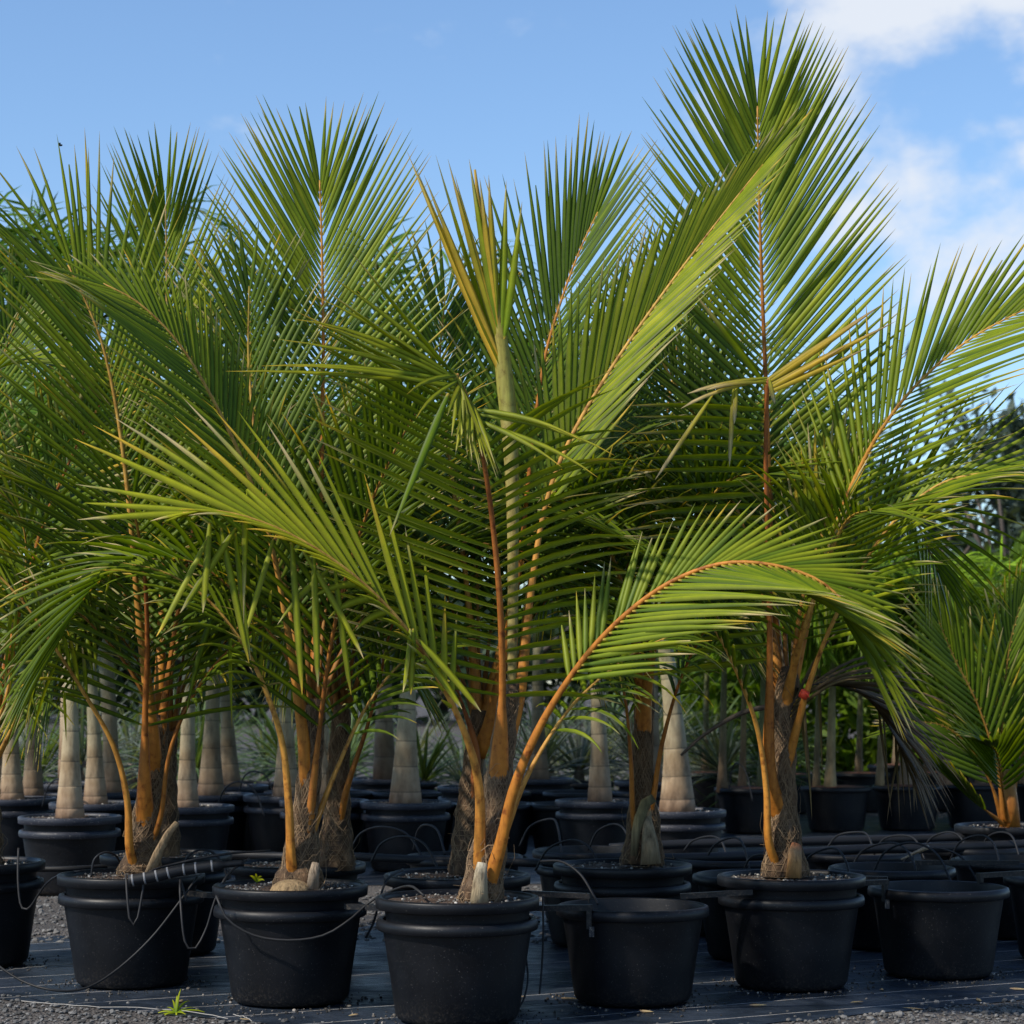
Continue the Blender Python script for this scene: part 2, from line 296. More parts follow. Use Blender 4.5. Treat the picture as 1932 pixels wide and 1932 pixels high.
def add_inner(t_, X, Y, soil='soil', faded=False, dz=0.0):
    """inner pot + soil as parts of the potted palm t_"""
    if 'inner' not in shared:
        P = inner_profile(); mb = MB(); lathe(mb, P[:4], (0, 0, 0), 56); lathe(mb, P[10:], (0, 0, 0), 56); shared['inner'] = mb.mesh('pot', M['pot'])
        mb = MB(); lathe(mb, [(.2812, .4362)] + P[4:11] + [(.2832, .4635)], (0, 0, 0), 56); shared['irim'] = mb.mesh('rim', M['pot'])
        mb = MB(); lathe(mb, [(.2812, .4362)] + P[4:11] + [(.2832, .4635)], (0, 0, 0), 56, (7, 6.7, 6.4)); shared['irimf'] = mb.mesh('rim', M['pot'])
    base = t_['_w']
    p = bpy.data.objects.new('pot', shared['inner']); COL.objects.link(p); p.parent = t_; p.location = (X - base[0], Y - base[1], dz - base[2])
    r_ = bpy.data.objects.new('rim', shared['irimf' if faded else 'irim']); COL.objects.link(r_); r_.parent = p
    mb = MB(); th = np.linspace(0, 2 * math.pi, 30, endpoint=False); V = [(X, Y, .466 + dz)]; F = []
    rings = (.07, .14, .21, .277)
    for i, rr_ in enumerate(rings):
        for a in th: V.append((X + rr_ * math.cos(a), Y + rr_ * math.sin(a), .460 + dz + .012 * (1 - rr_ / .28) + rng.normal(0, .004)))
    for k in range(30):
        F.append((0, 1 + k, 1 + (k + 1) % 30))
        for i in range(3): F.append((1 + i * 30 + k, 1 + (i + 1) * 30 + k, 1 + (i + 1) * 30 + (k + 1) % 30, 1 + i * 30 + (k + 1) % 30))
    s = mb; s.add(V, F); s.obj('soil', M[soil], t_)
    mb = MB()
    for k in range(160):
        a = rng.uniform(0, 6.28); rr_ = .26 * math.sqrt(rng.random()); q = rng.uniform(.003, .008); n0 = mb.n
        g = rng.choice([.5, .12, .07, .2], p=[.12, .38, .35, .15]); V = ICV * q * rng.uniform(.7, 1.3, (12, 1)) + (X + rr_ * math.cos(a), Y + rr_ * math.sin(a), .468 + dz); mb.add(V, ICF, (g, g * .93, g * .82))
    tag(mb.obj('soil_crumbs', M['pebble'], t_, smooth=False), kind='stuff')

# ------------------------------------------------------------------ palm fronds
GREEN = np.array([.060, .106, .004]); LIME = np.array([.200, .212, .010]); DEEP = np.array([.026, .064, .006]); GOLD = np.array([.42, .27, .03]); TAN = np.array([.38, .30, .17]); BROWN = np.array([.10, .07, .05])
ORANGE = np.array([.52, .195, .026]); AMBER = np.array([.55, .33, .07]); RUST = np.array([.30, .095, .022])
WPROF_T = np.array([0, .06, .25, .55, .8, .93, 1.0]); WPROF_W = np.array([.35, .7, 1, .82, .45, .16, .02]); STRAP_W = np.array([.25, .62, .80, .80, .70, .45, .05])
class Batch:
    """leaflets collected one by one, meshed together: keeled ribbons growing from p along d, nr their upper side"""
    def __init__(s, segs=6): s.segs = segs; s.q = []
    def put(s, p, d, nr, Ln, w, droop=.25, fold=.35, roll=0., cols=None, tip=0., kink=None, cut=1., strap=False):
        s.q.append((p, d, nr, Ln, w, droop, fold, roll, cols, tip, kink, cut, strap))
    def build(s):
        N_ = len(s.q); A = lambda k: np.array([x[k] for x in s.q], float)
        nrm = lambda v: v / (np.linalg.norm(v, axis=1)[:, None] + 1e-9)
        q = A(0); d = nrm(A(1)); nr = A(2); Ln = A(3); w = A(4); droop = A(5); fold = A(6)[:, None]; roll = A(7)[:, None]; tip = A(9); cut = A(11)
        c0, c1, c2 = (np.array([x[8][k] for x in s.q], float) for k in range(3)); strap = np.array([x[12] for x in s.q])
        kf = np.array([x[10][0] if x[10] else 9. for x in s.q]); kd = np.array([x[10][1] if x[10] else (0, 0, -1.) for x in s.q]); kk = np.array([x[10][2] if x[10] else 1. for x in s.q])
        nr = nrm(nr - d * (nr * d).sum(1)[:, None]); sd = np.cross(d, nr)
        nr, sd = nr * np.cos(roll) + sd * np.sin(roll), sd * np.cos(roll) - nr * np.sin(roll)
        ts = np.linspace(0, 1, s.segs + 1) ** .9
        if s.segs > 4: ts = np.insert(ts, 1, .03)
        K = len(ts); V = np.zeros((N_, K, 3, 3)); C = np.zeros((N_, K, 3, 3)); prev = np.zeros(N_); down = np.array([0, 0, -1.])
        for i, t0 in enumerate(ts):
            tt = t0 * cut; dt = tt - prev
            if i:
                hit = (prev < kf) & (kf <= tt); d = np.where(hit[:, None], nrm(d * kk[:, None] + kd), d)
                d = nrm(d + down * (droop * dt * (.4 + 1.6 * tt))[:, None]); q = q + d * (dt * Ln)[:, None]
                nr = nrm(nr - d * (nr * d).sum(1)[:, None]); sd = np.cross(d, nr)
            prev = tt
            ww = w * .5 * np.where(strap, np.interp(tt, WPROF_T, STRAP_W), np.interp(tt, WPROF_T, WPROF_W))
            if i == K - 1: ww = ww * np.where(cut < 1, .6, 1)
            ww = ww[:, None]; V[:, i, 0] = q - sd * ww - nr * ww * fold; V[:, i, 1] = q + nr * ww * fold * .5; V[:, i, 2] = q + sd * ww - nr * ww * fold
            a = np.minimum(1, tt * 1.15)[:, None]; c = c0 * (1 - a) + c1 * a
            if i == 0 and s.segs > 4: c = c * .3 + AMBER * .55
            f = np.where(tip > 0, np.clip((tt - (1 - tip * 1.6)) / np.maximum(tip, .01), 0, 1), 0)[:, None]; c = c + (c2 - c) * f
            C[:, i, 0] = c * .78; C[:, i, 1] = c * 2.1 + np.array([.035, .030, .003]); C[:, i, 2] = c * .70  # pale midrib; bright-line and gap-shade contrast is also painted in here
        F = []
        for i in range(K - 1):
            a = i * 3; F += [(a, a + 1, a + 4, a + 3), (a + 1, a + 2, a + 5, a + 4)]
        return V.reshape(N_, K * 3, 3), C.reshape(N_, K * 3, 3), np.array(F)
    def into(s, mb):
        if not s.q: return
        V, C, F = s.build(); n = V.shape[1]; off = (np.arange(len(V)) * n)[:, None, None] + mb.n
        mb.v.append(V.reshape(-1, 3)); mb.c.append(C.reshape(-1, 3)); mb.f += (F[None] + off).reshape(-1, 4).tolist(); mb.n += len(V) * n; s.q = []
def leaflet(mb, p, d, nr, Ln, w, droop=.25, fold=.35, roll=0., cols=None, segs=6, tip=0.0, kink=None, curl=0., cut=1.0, strap=False):
    b_ = Batch(segs); b_.put(p, d, nr, Ln, w, droop, fold, roll, cols, tip, kink, cut, strap); b_.into(mb)

class Palm:
    """a potted coconut palm: fronds are parts, leaflets sub-parts (up to 300 single ones, the rest joined)"""
    def __init__(s, name, base, label, cat='palm', group=None, budget=300, leafmat='leaf'):
        s.root = empty(name, base); tag(s.root, label, cat, group); s.rest = MB(); s.axis = None; s.budget = budget; s.mat = M[leafmat]
    def single(s, fr, mb, origin):
        if s.budget > 0:
            mb.obj('leaflet', s.mat, fr, origin); s.budget -= 1
        else: s.rest.add(np.concatenate(mb.v), mb.f, np.concatenate(mb.c))
    def take(s, fr, bt, single):
        """leaflets of one frond: single objects while the budget lasts, else joined"""
        if not single or s.budget <= 0: bt.into(s.rest); return
        org = [x[0] for x in bt.q]; V, C, F = bt.build(); f_ = F.tolist()
        for k in range(len(V)):
            m_ = MB(); m_.v = [V[k]]; m_.c = [C[k]]; m_.f = f_; m_.n = len(V[k])
            if s.budget > 0: m_.obj('leaflet', s.mat, fr, org[k]); s.budget -= 1
            else: s.rest.add(V[k], f_, C[k])
    def close(s):
        if s.rest.n: tag(s.rest.obj('leaflets', s.mat, s.root), kind='stuff')

def frond(palm, pts, face, Lm=.8, n=36, s0=.33, al=(62, 20), be=18, droop=.3, wid=.036, tint=.35, rad=(.036, .017, .004), single=False, face2=None,
          lf=None, prof=None, rcol=(ORANGE, AMBER, LIME), tipdry=.12, sides=(1, 1), jit=.3, kinks=(0, 0), ulims=((0, 1), (0, 1)), als=None, roll=(20, -20), name='frond', leafcols=None, segs=6, dside=(1, 1), ulim=(0, 1), gap=0.03, curl=0., missing=.012):
    P = np.array([W(*p) for p in pts])
    if palm.axis is not None:
        ax = palm.axis; zt = P[0][2] - .20; j = int(np.argmin(abs(ax[:, 2] - zt))); c_ = ax[j, :3]; off = P[0] - c_; off[2] = 0
        P = np.vstack([[c_ + off * .15], P[:1] - off * .12, P[1:]])
    S, Lr = spline(P, 48); T = tangents(S)
    f1 = unit(face); f2 = unit(face2) if face2 is not None else f1
    u = np.linspace(0, 1, 48)
    rr_ = np.interp(u, [0, .05, .14, s0, 1], [rad[0] * 1.1, rad[0] * .92, rad[0] * .70, rad[1] * .70, rad[2] * .8])
    rc = np.array([rcol[0] * (1 - k) + rcol[1] * k for k in np.clip(u / .7, 0, 1)]); k2 = np.clip((u - .7) / .3, 0, 1)[:, None] * .6; rc = rc * (1 - k2) + rcol[2] * k2
    mb = MB(); tube(mb, S, rr_, 8, rc, ref=f1, flat=.72); fr = mb.obj(name, M['petiole'], palm.root, S[0])
    n = int(n * .92); bt = Batch(segs); pu = [0, .2, .5, .8, 1.0]; pl = prof or [.62, .95, 1.0, .78, .42]
    for side in (-1, 1):
        k_ = 0 if side < 0 else 1
        for i in range(n):
            uu = (i + .5 + rng.uniform(-.35, .35) * jit) / n
            if uu < ulims[k_][0] or uu > ulims[k_][1] or rng.random() < missing: continue
            s = s0 + (1 - s0) * uu ** .93; x = s * 47; i0 = min(int(x), 46); fx = x - i0
            p = S[i0] * (1 - fx) + S[i0 + 1] * fx; tg = unit(T[i0] * (1 - fx) + T[i0 + 1] * fx)
            nr = unit(f1 * (1 - s) + f2 * s); nr = unit(nr - tg * (nr @ tg)); sd = np.cross(tg, nr) * side
            a_ = als[k_] if als else al; a = R(a_[0] + (a_[1] - a_[0]) * uu ** .9 + rng.normal(0, 3) * jit) * min(1, (1.02 - uu) / .09); b_ = R(be + rng.normal(0, 5) * jit)
            d = math.cos(a) * tg + math.sin(a) * (sd * math.cos(b_) + nr * math.sin(b_))
            bn = unit(nr * math.cos(b_) - sd * math.sin(b_))
            Ln = Lm * np.interp(uu, pu, pl) * rng.uniform(.92, 1.06) * sides[k_]
            if Ln < .03: continue
            tv = np.clip(tint + rng.normal(0, .10), 0, 1)
            if leafcols: c0, c1 = leafcols[0] * rng.uniform(.85, 1.15), leafcols[1] * rng.uniform(.85, 1.15)
            else:
                c0 = (DEEP * (1 - tv) + GREEN * tv) if tv < .4 else GREEN * (1 - (tv - .4) / .6) + LIME * ((tv - .4) / .6)
                c1 = c0 * .75 + LIME * .25 * (0.5 + tv)
            kk = None
            if rng.random() < kinks[k_]: kk = (rng.uniform(.12, .5), (rng.normal(0, .18), rng.normal(0, .18), -1.), rng.uniform(.05, .35))
            td = rng.uniform(.5, 1.6) * tipdry if rng.random() < .75 else 0
            base = p + sd * np.interp(s, u, rr_) * .7
            bt.put(base, d, bn, Ln, wid * .71 * rng.uniform(.92, 1.08) * (.75 + .25 * Ln / Lm), droop * .75 * dside[k_] * rng.uniform(.6, 1.4), .55, R(roll[k_] * (1 + rng.uniform(-.7, .7) * jit)), (c0, c1, TAN if rng.random() < .6 else GOLD), td, kk, 1.0 if rng.random() < .93 else rng.uniform(.8, .97))
    palm.take(fr, bt, single)
    return fr

def palm_trunk(palm, pts, rads, strands=170, husk=True):
    P = np.array([W(*p) for p in pts]); S, Lr = spline(np.c_[P, rads], 34)
    mb = MB(); rd = S[:, 3] * (1 + .06 * np.sin(np.arange(34) * 1.1)); tube(mb, S[:, :3], rd, 18, jitter=.035); mb.obj('trunk', M['fibre'], palm.root, S[0, :3])
    palm.axis = S; mb = MB()
    for k in range(int(strands * 3.2)):
        a = rng.uniform(0, 6.28); da = rng.choice([-1, 1]) * rng.uniform(.5, 1.9); u0 = rng.uniform(0, .9); du = rng.uniform(.04, .22); pth = []
        fly = rng.random() < .025
        for j in range(7):
            uu = min(u0 + du * j / 6, .999) * 33; i0 = int(uu); c = S[i0, :3]; r_ = rd[i0] * (1.02 + .05 * rng.random() + (j * .09 if fly else 0))
            ang = a + da * j / 6; pth.append(c + r_ * np.array([math.cos(ang), math.sin(ang), 0]))
        g = rng.uniform(.5, 1.3) * np.array([.27, .18, .10]); tube(mb, np.array(pth), np.linspace(.0015, .0009, 7) * rng.uniform(.7, 1.3), 3, g, caps=False)
    tag(mb.obj('fibre_strands', M['strand'], palm.root, S[0, :3]), kind='stuff')
    return S
# ------------------------------------------------------------------ front coconut palms
CAMF = (0, -1, .25); AWAY = (0, 1, .3)
def px_leaf(palm, fr, a, b, w=.036, cols=None, sag=.0, roll=0., tip=.1, single=True, segs=6, strap=False):
    A, B = W(*a), W(*b); d = B - A; Ln = np.linalg.norm(d); m_ = MB()
    c = cols or (GREEN, LIME * .8 + GREEN * .2, TAN)
    leaflet(m_, A, unit(d) + np.array([0, 0, sag]), np.array([.1, -1, .35]), Ln * (1 + .2 * abs(sag)), w * .85, sag * 1.6, .5, roll, c, segs, tip, strap=strap)
    palm.single(fr, m_, A)
def crown(palm, top, specs, Lm=.75, n=30, tint=.25, single=False, zsag=1.0, wid=.036):
    """extra fronds given as (azimuth deg from +X, rise, reach, droop) from a crown point"""
    for az, rise, reach, sg in specs:
        a = R(az + rng.normal(0, 5)); h = np.array([math.cos(a), math.sin(a), 0]); top = np.asarray(top, float)
        pts = [top + h * .03, top + h * reach * .15 + (0, 0, rise * .42), top + h * reach * .45 + (0, 0, rise * .85), top + h * reach * .78 + (0, 0, rise * 1.0 - sg * .35), top + h * reach + (0, 0, rise * .95 - sg)]
        pp_ = [((q[0] / q[1]) * FPX + 966, HOR - (q[2] - CAM_H) / q[1] * FPX, q[1]) for q in pts]
        inward = -h * .8 + np.array([0, 0, .35]) if rise > reach else -h * .15 + np.array([0, 0, 1.])
        frond(palm, pp_, inward, Lm=Lm * rng.uniform(.9, 1.1), n=n, s0=.3, al=(60, 22), be=15, droop=.45, tint=tint + rng.normal(0, .06), single=single, wid=wid, rad=(.022, .011, .003), rcol=(ORANGE * .55, AMBER * .5, GREEN), face2=-h * .1 + np.array([0, 0, 1.]))
GRP = 'coconut palms in the front block of pots'

# ---- D: nearest palm, front centre
pot_D = make_socket(-0.21, 8.73, 'outer black pot of the nearest palm, foremost pot in the front centre')
D = Palm('coconut_palm', (-0.21, 8.73, .45), 'nearest coconut palm, with pale unopened spear leaf and orange stalks, in foremost black pot', 'palm', GRP)
add_inner(D.root, -0.21, 8.73)
palm_trunk(D, [(905, 1706, 8.70), (915, 1640, 8.72), (932, 1540, 8.74), (945, 1440, 8.76), (955, 1360, 8.78), (966, 1290, 8.80)], [.084, .072, .057, .047, .043, .036], 360)
f = frond(D, [(945, 1400, 8.70), (948, 1290, 8.66), (944, 1150, 8.60), (932, 1010, 8.54), (916, 890, 8.46), (892, 780, 8.36), (862, 706, 8.22)], AWAY, Lm=.84, n=38, s0=.22, al=(80, 46), be=2, droop=.40, tint=.55, single=True, rcol=(ORANGE, RUST, AMBER), rad=(.042, .020, .008), prof=[.75, 1, 1, .95, .85], sides=(.72, .92), dside=(1.3, .0), ulims=((0, .74), (0, 1)), face2=(.2, .6, .8), wid=.042)
for k in range(24):      # limp tip leaflets hanging over the front
    u_ = rng.random(); px_leaf(D, f, (862 + 26 * u_ + rng.uniform(-3, 3), 708 + 55 * u_, 8.20), (842 + k * 4.0 + rng.normal(0, 7) + 14 * u_, 790 + 62 * min(1, k / 12) + rng.uniform(-10, 48), 8.08), .024, (LIME * .7, LIME * .95, TAN), sag=rng.uniform(.03, .2), roll=rng.normal(0, .5))
for b_, s_, u_ in (((620, 518), .1, 0), ((560, 600), .2, .1), ((600, 560), .1, .1), ((772, 745), .3, 0), ((790, 790), .3, .1), ((430, 700), .06, .2), ((500, 690), .1, .1), ((530, 640), .08, .1), ((545, 690), .12, .3), ((600, 610), .1, .2), ((1055, 880), .15, .9), ((1090, 830), .2, .7), ((1150, 858), .2, .8), ((1120, 900), .2, 1.0)):
    px_leaf(D, f, (862 + 38 * u_, 708 + 90 * u_, 8.2), (b_[0], b_[1], 8.05), .026, (GREEN * .7 + LIME * .3, LIME * .8, GOLD), sag=s_)
px_leaf(D, f, (846, 742, 8.05), (735, 1010, 7.95), .036, (GREEN, GREEN * 1.2, TAN))
fd4 = frond(D, [(905, 1610, 8.66), (903, 1480, 8.62), (872, 1370, 8.56), (810, 1250, 8.48), (735, 1150, 8.40), (640, 1065, 8.32), (530, 1000, 8.25), (425, 966, 8.2), (345, 968, 8.16)], (.05, -.45, .9), Lm=.80, n=26, s0=.36, al=(46, 10), be=14, droop=.2, tint=.92, single=True, rcol=(ORANGE, AMBER, GOLD), rad=(.030, .016, .004), prof=[.38, .8, 1, .85, .5], dside=(1.5, .4), kinks=(.0, .03), tipdry=.22, missing=.08, wid=.050, sides=(.36, 1))  # high tint paints the sunlit yellow into these leaflets
for k, (a_, b_, sg) in enumerate((((780, 100), (590, 470), 0), ((790, 40), (765, 380), 0), ((890, 60), (680, 380), 0), ((835, 60), (940, 570), 0), ((890, 80), (945, 560), 0), ((1030, 100), (915, 480), 0), ((1100, 110), (1140, 690), 0), ((1185, 160), (1200, 660), 0), ((1145, 150), (1370, 550), .05), ((1265, 210), (1325, 690), 0),
        ((1240, 215), (1060, 420), .25), ((1400, 270), (1180, 330), .35), ((1420, 320), (1250, 400), .35), ((1480, 370), (1350, 450), .35), ((1545, 440), (1520, 680), 0), ((1560, 440), (1550, 690), 0), ((1580, 480), (1810, 750), .1), ((1600, 540), (1740, 740), .1))):
    px_leaf(D, fd4, (a_[0] * .5, 966 + a_[1] * .5, 8.27 + .010 * k), (b_[0] * .5, 966 + b_[1] * .5, 8.2 + .011 * k), .038, (GREEN * .55 + LIME * .45, LIME * .9, TAN if k % 3 else GOLD), sag=sg, tip=.08, roll=rng.normal(0, .35), strap=sg < .2)
frond(D, [(948, 1600, 8.62), (972, 1480, 8.56), (1030, 1350, 8.48), (1120, 1220, 8.38), (1230, 1120, 8.28), (1340, 1068, 8.2), (1440, 1063, 8.14), (1540, 1092, 8.10), (1600, 1145, 8.08), (1640, 1200, 8.06)], (-.05, -.72, .69), Lm=.72, n=52, s0=.40, als=((58, 16), (44, 16)), be=-4, droop=.22, tint=.52, sides=(.55, 1), single=True, rcol=(ORANGE * .85, ORANGE, AMBER), rad=(.034, .017, .004), prof=[.6, .95, 1, .85, .55], dside=(.2, .7), kinks=(0, .0), wid=.042, face2=(0, -.7, .7))
frond(D, [(985, 1300, 8.80), (1000, 1120, 8.84), (1030, 950, 8.88), (1075, 830, 8.9), (1150, 700, 8.92), (1250, 555, 8.94), (1360, 410, 8.96), (1440, 310, 8.98)], (-.25, -.9, .3), Lm=.62, n=44, s0=.36, al=(30, 3), be=14, droop=.05, tint=.62, single=True, rcol=(ORANGE, AMBER, GOLD), prof=[.95, 1, .9, .7, .55], sides=(1, .95), wid=.044, rad=(.032, .014, .004), roll=(25, -25))
frond(D, [(960, 1570, 8.70), (992, 1470, 8.72), (1050, 1370, 8.76), (1110, 1300, 8.82), (1200, 1230, 8.9), (1290, 1190, 9.0)], (-.1, -.2, .95), Lm=.42, n=18, s0=.46, al=(70, 25), be=0, droop=1.2, tint=.45, rcol=(ORANGE * .9, AMBER, AMBER), rad=(.026, .014, .004))
# spear leaf, just splitting into gold leaflets
mb = MB(); S, _ = spline([W(966, 1330, 8.80), W(968, 1100, 8.82), W(966, 900, 8.84), W(955, 740, 8.86), W(932, 560, 8.88), W(906, 400, 8.9), W(896, 320, 8.9)], 30)
cs = np.array([np.array([.34, .27, .10]) * (1 - k) + np.array([.30, .29, .06]) * k if k < .55 else np.array([.30, .29, .06]) * (1 - (k - .55) / .45) + GOLD * .8 * ((k - .55) / .45) for k in np.linspace(0, 1, 30)])
tube(mb, S, np.interp(np.linspace(0, 1, 30), [0, .3, .45, .58, .75, 1], [.018, .020, .026, .032, .024, .004]), 8, cs, ref=(1, 0, 0), flat=1.1); sp = mb.obj('spear_leaf', M['petiole'], D.root, S[0])
for a_, b_, c_ in (((952, 720), (768, 286), 0), ((950, 700), (780, 305), 1), ((948, 690), (800, 330), 0), ((950, 700), (822, 292), 2), ((945, 660), (845, 300), 1), ((944, 640), (858, 330), 0), ((942, 640), (885, 300), 2), ((940, 620), (905, 335), 0), ((938, 600), (922, 330), 1), ((945, 640), (955, 340), 2), ((950, 640), (985, 380), 2)):
    y_ = 8.84 + rng.normal(0, .05); px_leaf(D, sp, (a_[0], a_[1], 8.85), (b_[0], b_[1], y_), .042, [(GOLD, GOLD * .75 + GREEN * .3, TAN), (LIME * 1.2, GOLD * .8, TAN), (GREEN * 1.3, LIME, TAN)][c_], tip=.12, roll=rng.normal(0, .4))
# cut stub at the base
mb = MB(); tube(mb, [W(904, 1712, 8.60), W(905, 1680, 8.60), W(907, 1650, 8.61), W(910, 1628, 8.62)], [.040, .032, .026, .020], 10, [(.36, .28, .17), (.42, .33, .2), (.40, .33, .22), (.6, .55, .42)], flat=.6); mb.obj('leaf_stub', M['stub'], D.root)
D.close()

# ---- C: second palm left of centre
pot_C = make_socket(-0.90, 9.24, 'outer black pot with thin hose sagging across its front, left of the foremost pot')
C = Palm('coconut_palm', (-0.90, 9.24, .45), 'coconut palm with coconut half visible at its foot, left of the nearest palm', 'palm', GRP)
add_inner(C.root, -0.90, 9.24)
palm_trunk(C, [(562, 1675, 9.22), (570, 1600, 9.23), (580, 1500, 9.24), (590, 1400, 9.26), (596, 1320, 9.28)], [.10, .066, .048, .044, .035], 260)
frond(C, [(590, 1360, 9.34), (598, 1180, 9.42), (604, 980, 9.5), (608, 800, 9.55), (610, 650, 9.58), (608, 500, 9.6), (606, 420, 9.6), (603, 340, 9.58)], CAMF, Lm=.84, n=50, s0=.40, al=(56, 18), be=6, droop=.06, tint=.50, single=True, rcol=(ORANGE * .8, ORANGE, AMBER), prof=[.8, 1, 1, .80, .42], wid=.036)
frond(C, [(572, 1400, 9.2), (548, 1220, 9.15), (510, 1020, 9.1), (462, 880, 9.05), (400, 750, 9.0), (335, 645, 8.95), (262, 572, 8.9), (195, 535, 8.86)], (.55, -.55, .6), Lm=.82, n=44, s0=.37, al=(50, 30), be=4, droop=.12, tint=.50, single=True, rcol=(ORANGE, AMBER, AMBER), prof=[.7, 1, .95, .7, .38], sides=(1, .62), wid=.038)
frond(C, [(548, 1630, 9.14), (545, 1520, 9.1), (532, 1400, 9.06), (500, 1300, 9.02), (455, 1210, 8.98), (390, 1130, 8.95), (310, 1080, 8.92), (220, 1060, 8.9)], (.1, -.3, .95), Lm=.46, n=20, s0=.52, al=(56, 18), be=0, droop=.6, tint=.50, single=False, rcol=(ORANGE, AMBER, LIME), rad=(.030, .016, .004), kinks=(.12, .05))
frond(C, [(585, 1560, 9.2), (600, 1400, 9.2), (622, 1230, 9.18), (655, 1080, 9.15), (700, 950, 9.1), (745, 850, 9.05), (790, 770, 9.0)], (-.5, .5, .6), Lm=.75, n=34, s0=.3, al=(60, 22), be=8, droop=.4, tint=.22, rcol=(ORANGE * .8, ORANGE * .6, AMBER * .5), rad=(.032, .016, .004))
frond(C, [(598, 1560, 9.22), (640, 1440, 9.25), (700, 1320, 9.3), (780, 1230, 9.4), (870, 1180, 9.5)], (-.1, -.2, .95), Lm=.42, n=18, s0=.45, al=(66, 22), be=0, droop=.8, tint=.3, rad=(.026, .014, .004), rcol=(ORANGE * .8, AMBER, LIME))
frond(C, [(575, 1420, 9.3), (560, 1250, 9.35), (530, 1060, 9.4), (490, 880, 9.45), (470, 700, 9.5), (470, 540, 9.5)], CAMF, Lm=.72, n=34, s0=.32, al=(52, 18), be=10, droop=.3, tint=.28)
crown(C, W(592, 1340, 9.3), [(60, 1.1, .9, .3), (120, 1.2, .8, .2), (20, .8, 1.2, .5), (200, .7, 1.1, .5)], tint=.2)
# coconut the palm sprouted from
mb = MB(); cc = W(549, 1680, 9.10); V = ICV.copy()
mbm = []; th = np.linspace(0, 2 * math.pi, 24, endpoint=False)
prof = [(.004, .052), (.03, .049), (.055, .040), (.075, .026), (.085, .006), (.086, -.02)]
lathe(mb, prof[::-1], (cc[0], cc[1], .462), 28, (.36, .25, .13)); mb.obj('coconut', M['stub'], C.root)
mb = MB(); tube(mb, [W(590, 1678, 9.08), W(592, 1650, 9.08), W(596, 1628, 9.1)], [.026, .022, .016], 8, (.36, .28, .2), flat=.5); mb.obj('leaf_stub', M['stub'], C.root)
for k, (dx, dz) in enumerate(((-.02, .05), (.0, .06), (.02, .045), (.03, .03))):
    mb = MB(); leaflet(mb, W(484, 1664, 9.1), (dx * 12, -.3, dz * 14), np.array([0, -1, .3]), .05, .014, .8, .2, 0, (GREEN, LIME, LIME), 4); mb.obj('weed_leaf', M['leaf'], C.root)
C.close()

# ---- B: palm with the banded pipe
pot_B = make_socket(-1.636, 9.78, 'outer black pot with banded pipe and looped hoses over its rim')
B = Palm('coconut_palm', (-1.636, 9.78, .45), 'coconut palm behind the white banded pipe, with upright orange stalk, left side', 'palm', GRP)
add_inner(B.root, -1.636, 9.78)
palm_trunk(B, [(262, 1650, 9.74), (272, 1590, 9.75), (284, 1500, 9.76), (295, 1420, 9.78), (302, 1350, 9.8)], [.088, .068, .056, .046, .036], 260)
frond(B, [(272, 1480, 9.66), (274, 1340, 9.62), (278, 1220, 9.55), (274, 1100, 9.45), (262, 1010, 9.35), (246, 940, 9.25)], AWAY, Lm=.85, n=30, s0=.30, al=(72, 42), be=8, droop=.35, tint=.30, single=True, rcol=(ORANGE, RUST, GOLD), rad=(.044, .020, .006), prof=[.8, 1, 1, .85, .6], face2=(0, .5, .8))
frond(B, [(288, 1380, 9.7), (262, 1160, 9.66), (246, 980, 9.62), (226, 810, 9.58), (196, 660, 9.55), (158, 560, 9.52), (128, 500, 9.5)], (.2, -.9, .3), Lm=.85, n=38, s0=.40, al=(50, 16), be=8, droop=.2, tint=.50, single=True, rcol=(ORANGE * .9, AMBER, AMBER), prof=[.8, 1, 1, .9, .6])
frond(B, [(300, 1350, 9.9), (306, 1150, 10.0), (312, 950, 10.05), (316, 760, 10.1), (315, 600, 10.1), (314, 480, 10.1), (312, 390, 10.05)], CAMF, Lm=.80, n=40, s0=.38, al=(50, 12), be=14, droop=.14, tint=.52, single=True, rcol=(ORANGE, AMBER, TAN), prof=[.8, 1, 1, .8, .45])
frond(B, [(242, 1600, 9.64), (240, 1510, 9.6), (215, 1410, 9.55), (160, 1310, 9.5), (95, 1210, 9.44), (30, 1120, 9.4), (-60, 1040, 9.36), (-180, 990, 9.3)], (.1, -.4, .9), Lm=.48, n=20, s0=.42, al=(46, 18), be=0, droop=.8, tint=.65, rcol=(ORANGE, AMBER, AMBER), rad=(.030, .017, .004), kinks=(.55, .1), tipdry=.25)
frond(B, [(308, 1540, 9.7), (318, 1430, 9.68), (350, 1340, 9.66), (405, 1255, 9.62), (480, 1190, 9.6), (570, 1160, 9.6)], (-.1, -.2, .95), Lm=.40, n=18, s0=.52, al=(66, 22), be=0, droop=.8, tint=.35, rcol=(ORANGE * .7, ORANGE * .7, AMBER), rad=(.024, .014, .004))
frond(B, [(306, 1380, 9.78), (322, 1240, 9.78), (345, 1100, 9.78), (372, 960, 9.78), (400, 840, 9.78), (436, 730, 9.78)], (-.4, -.7, .4), Lm=.75, n=34, s0=.30, al=(58, 20), be=8, droop=.3, tint=.28, rcol=(ORANGE * .8, ORANGE * .7, AMBER))
crown(B, W(300, 1360, 9.85), [(150, 1.1, 1.0, .3), (60, 1.0, 1.0, .3), (200, .7, 1.2, .5)], tint=.22)
mb = MB(); tube(mb, [W(286, 1648, 9.6), W(298, 1610, 9.58), W(318, 1572, 9.55), (W(334, 1552, 9.53))], [.030, .020, .016, .012], 8, (.40, .28, .16), flat=.45); mb.obj('leaf_stub', M['stub'], B.root)
B.close()

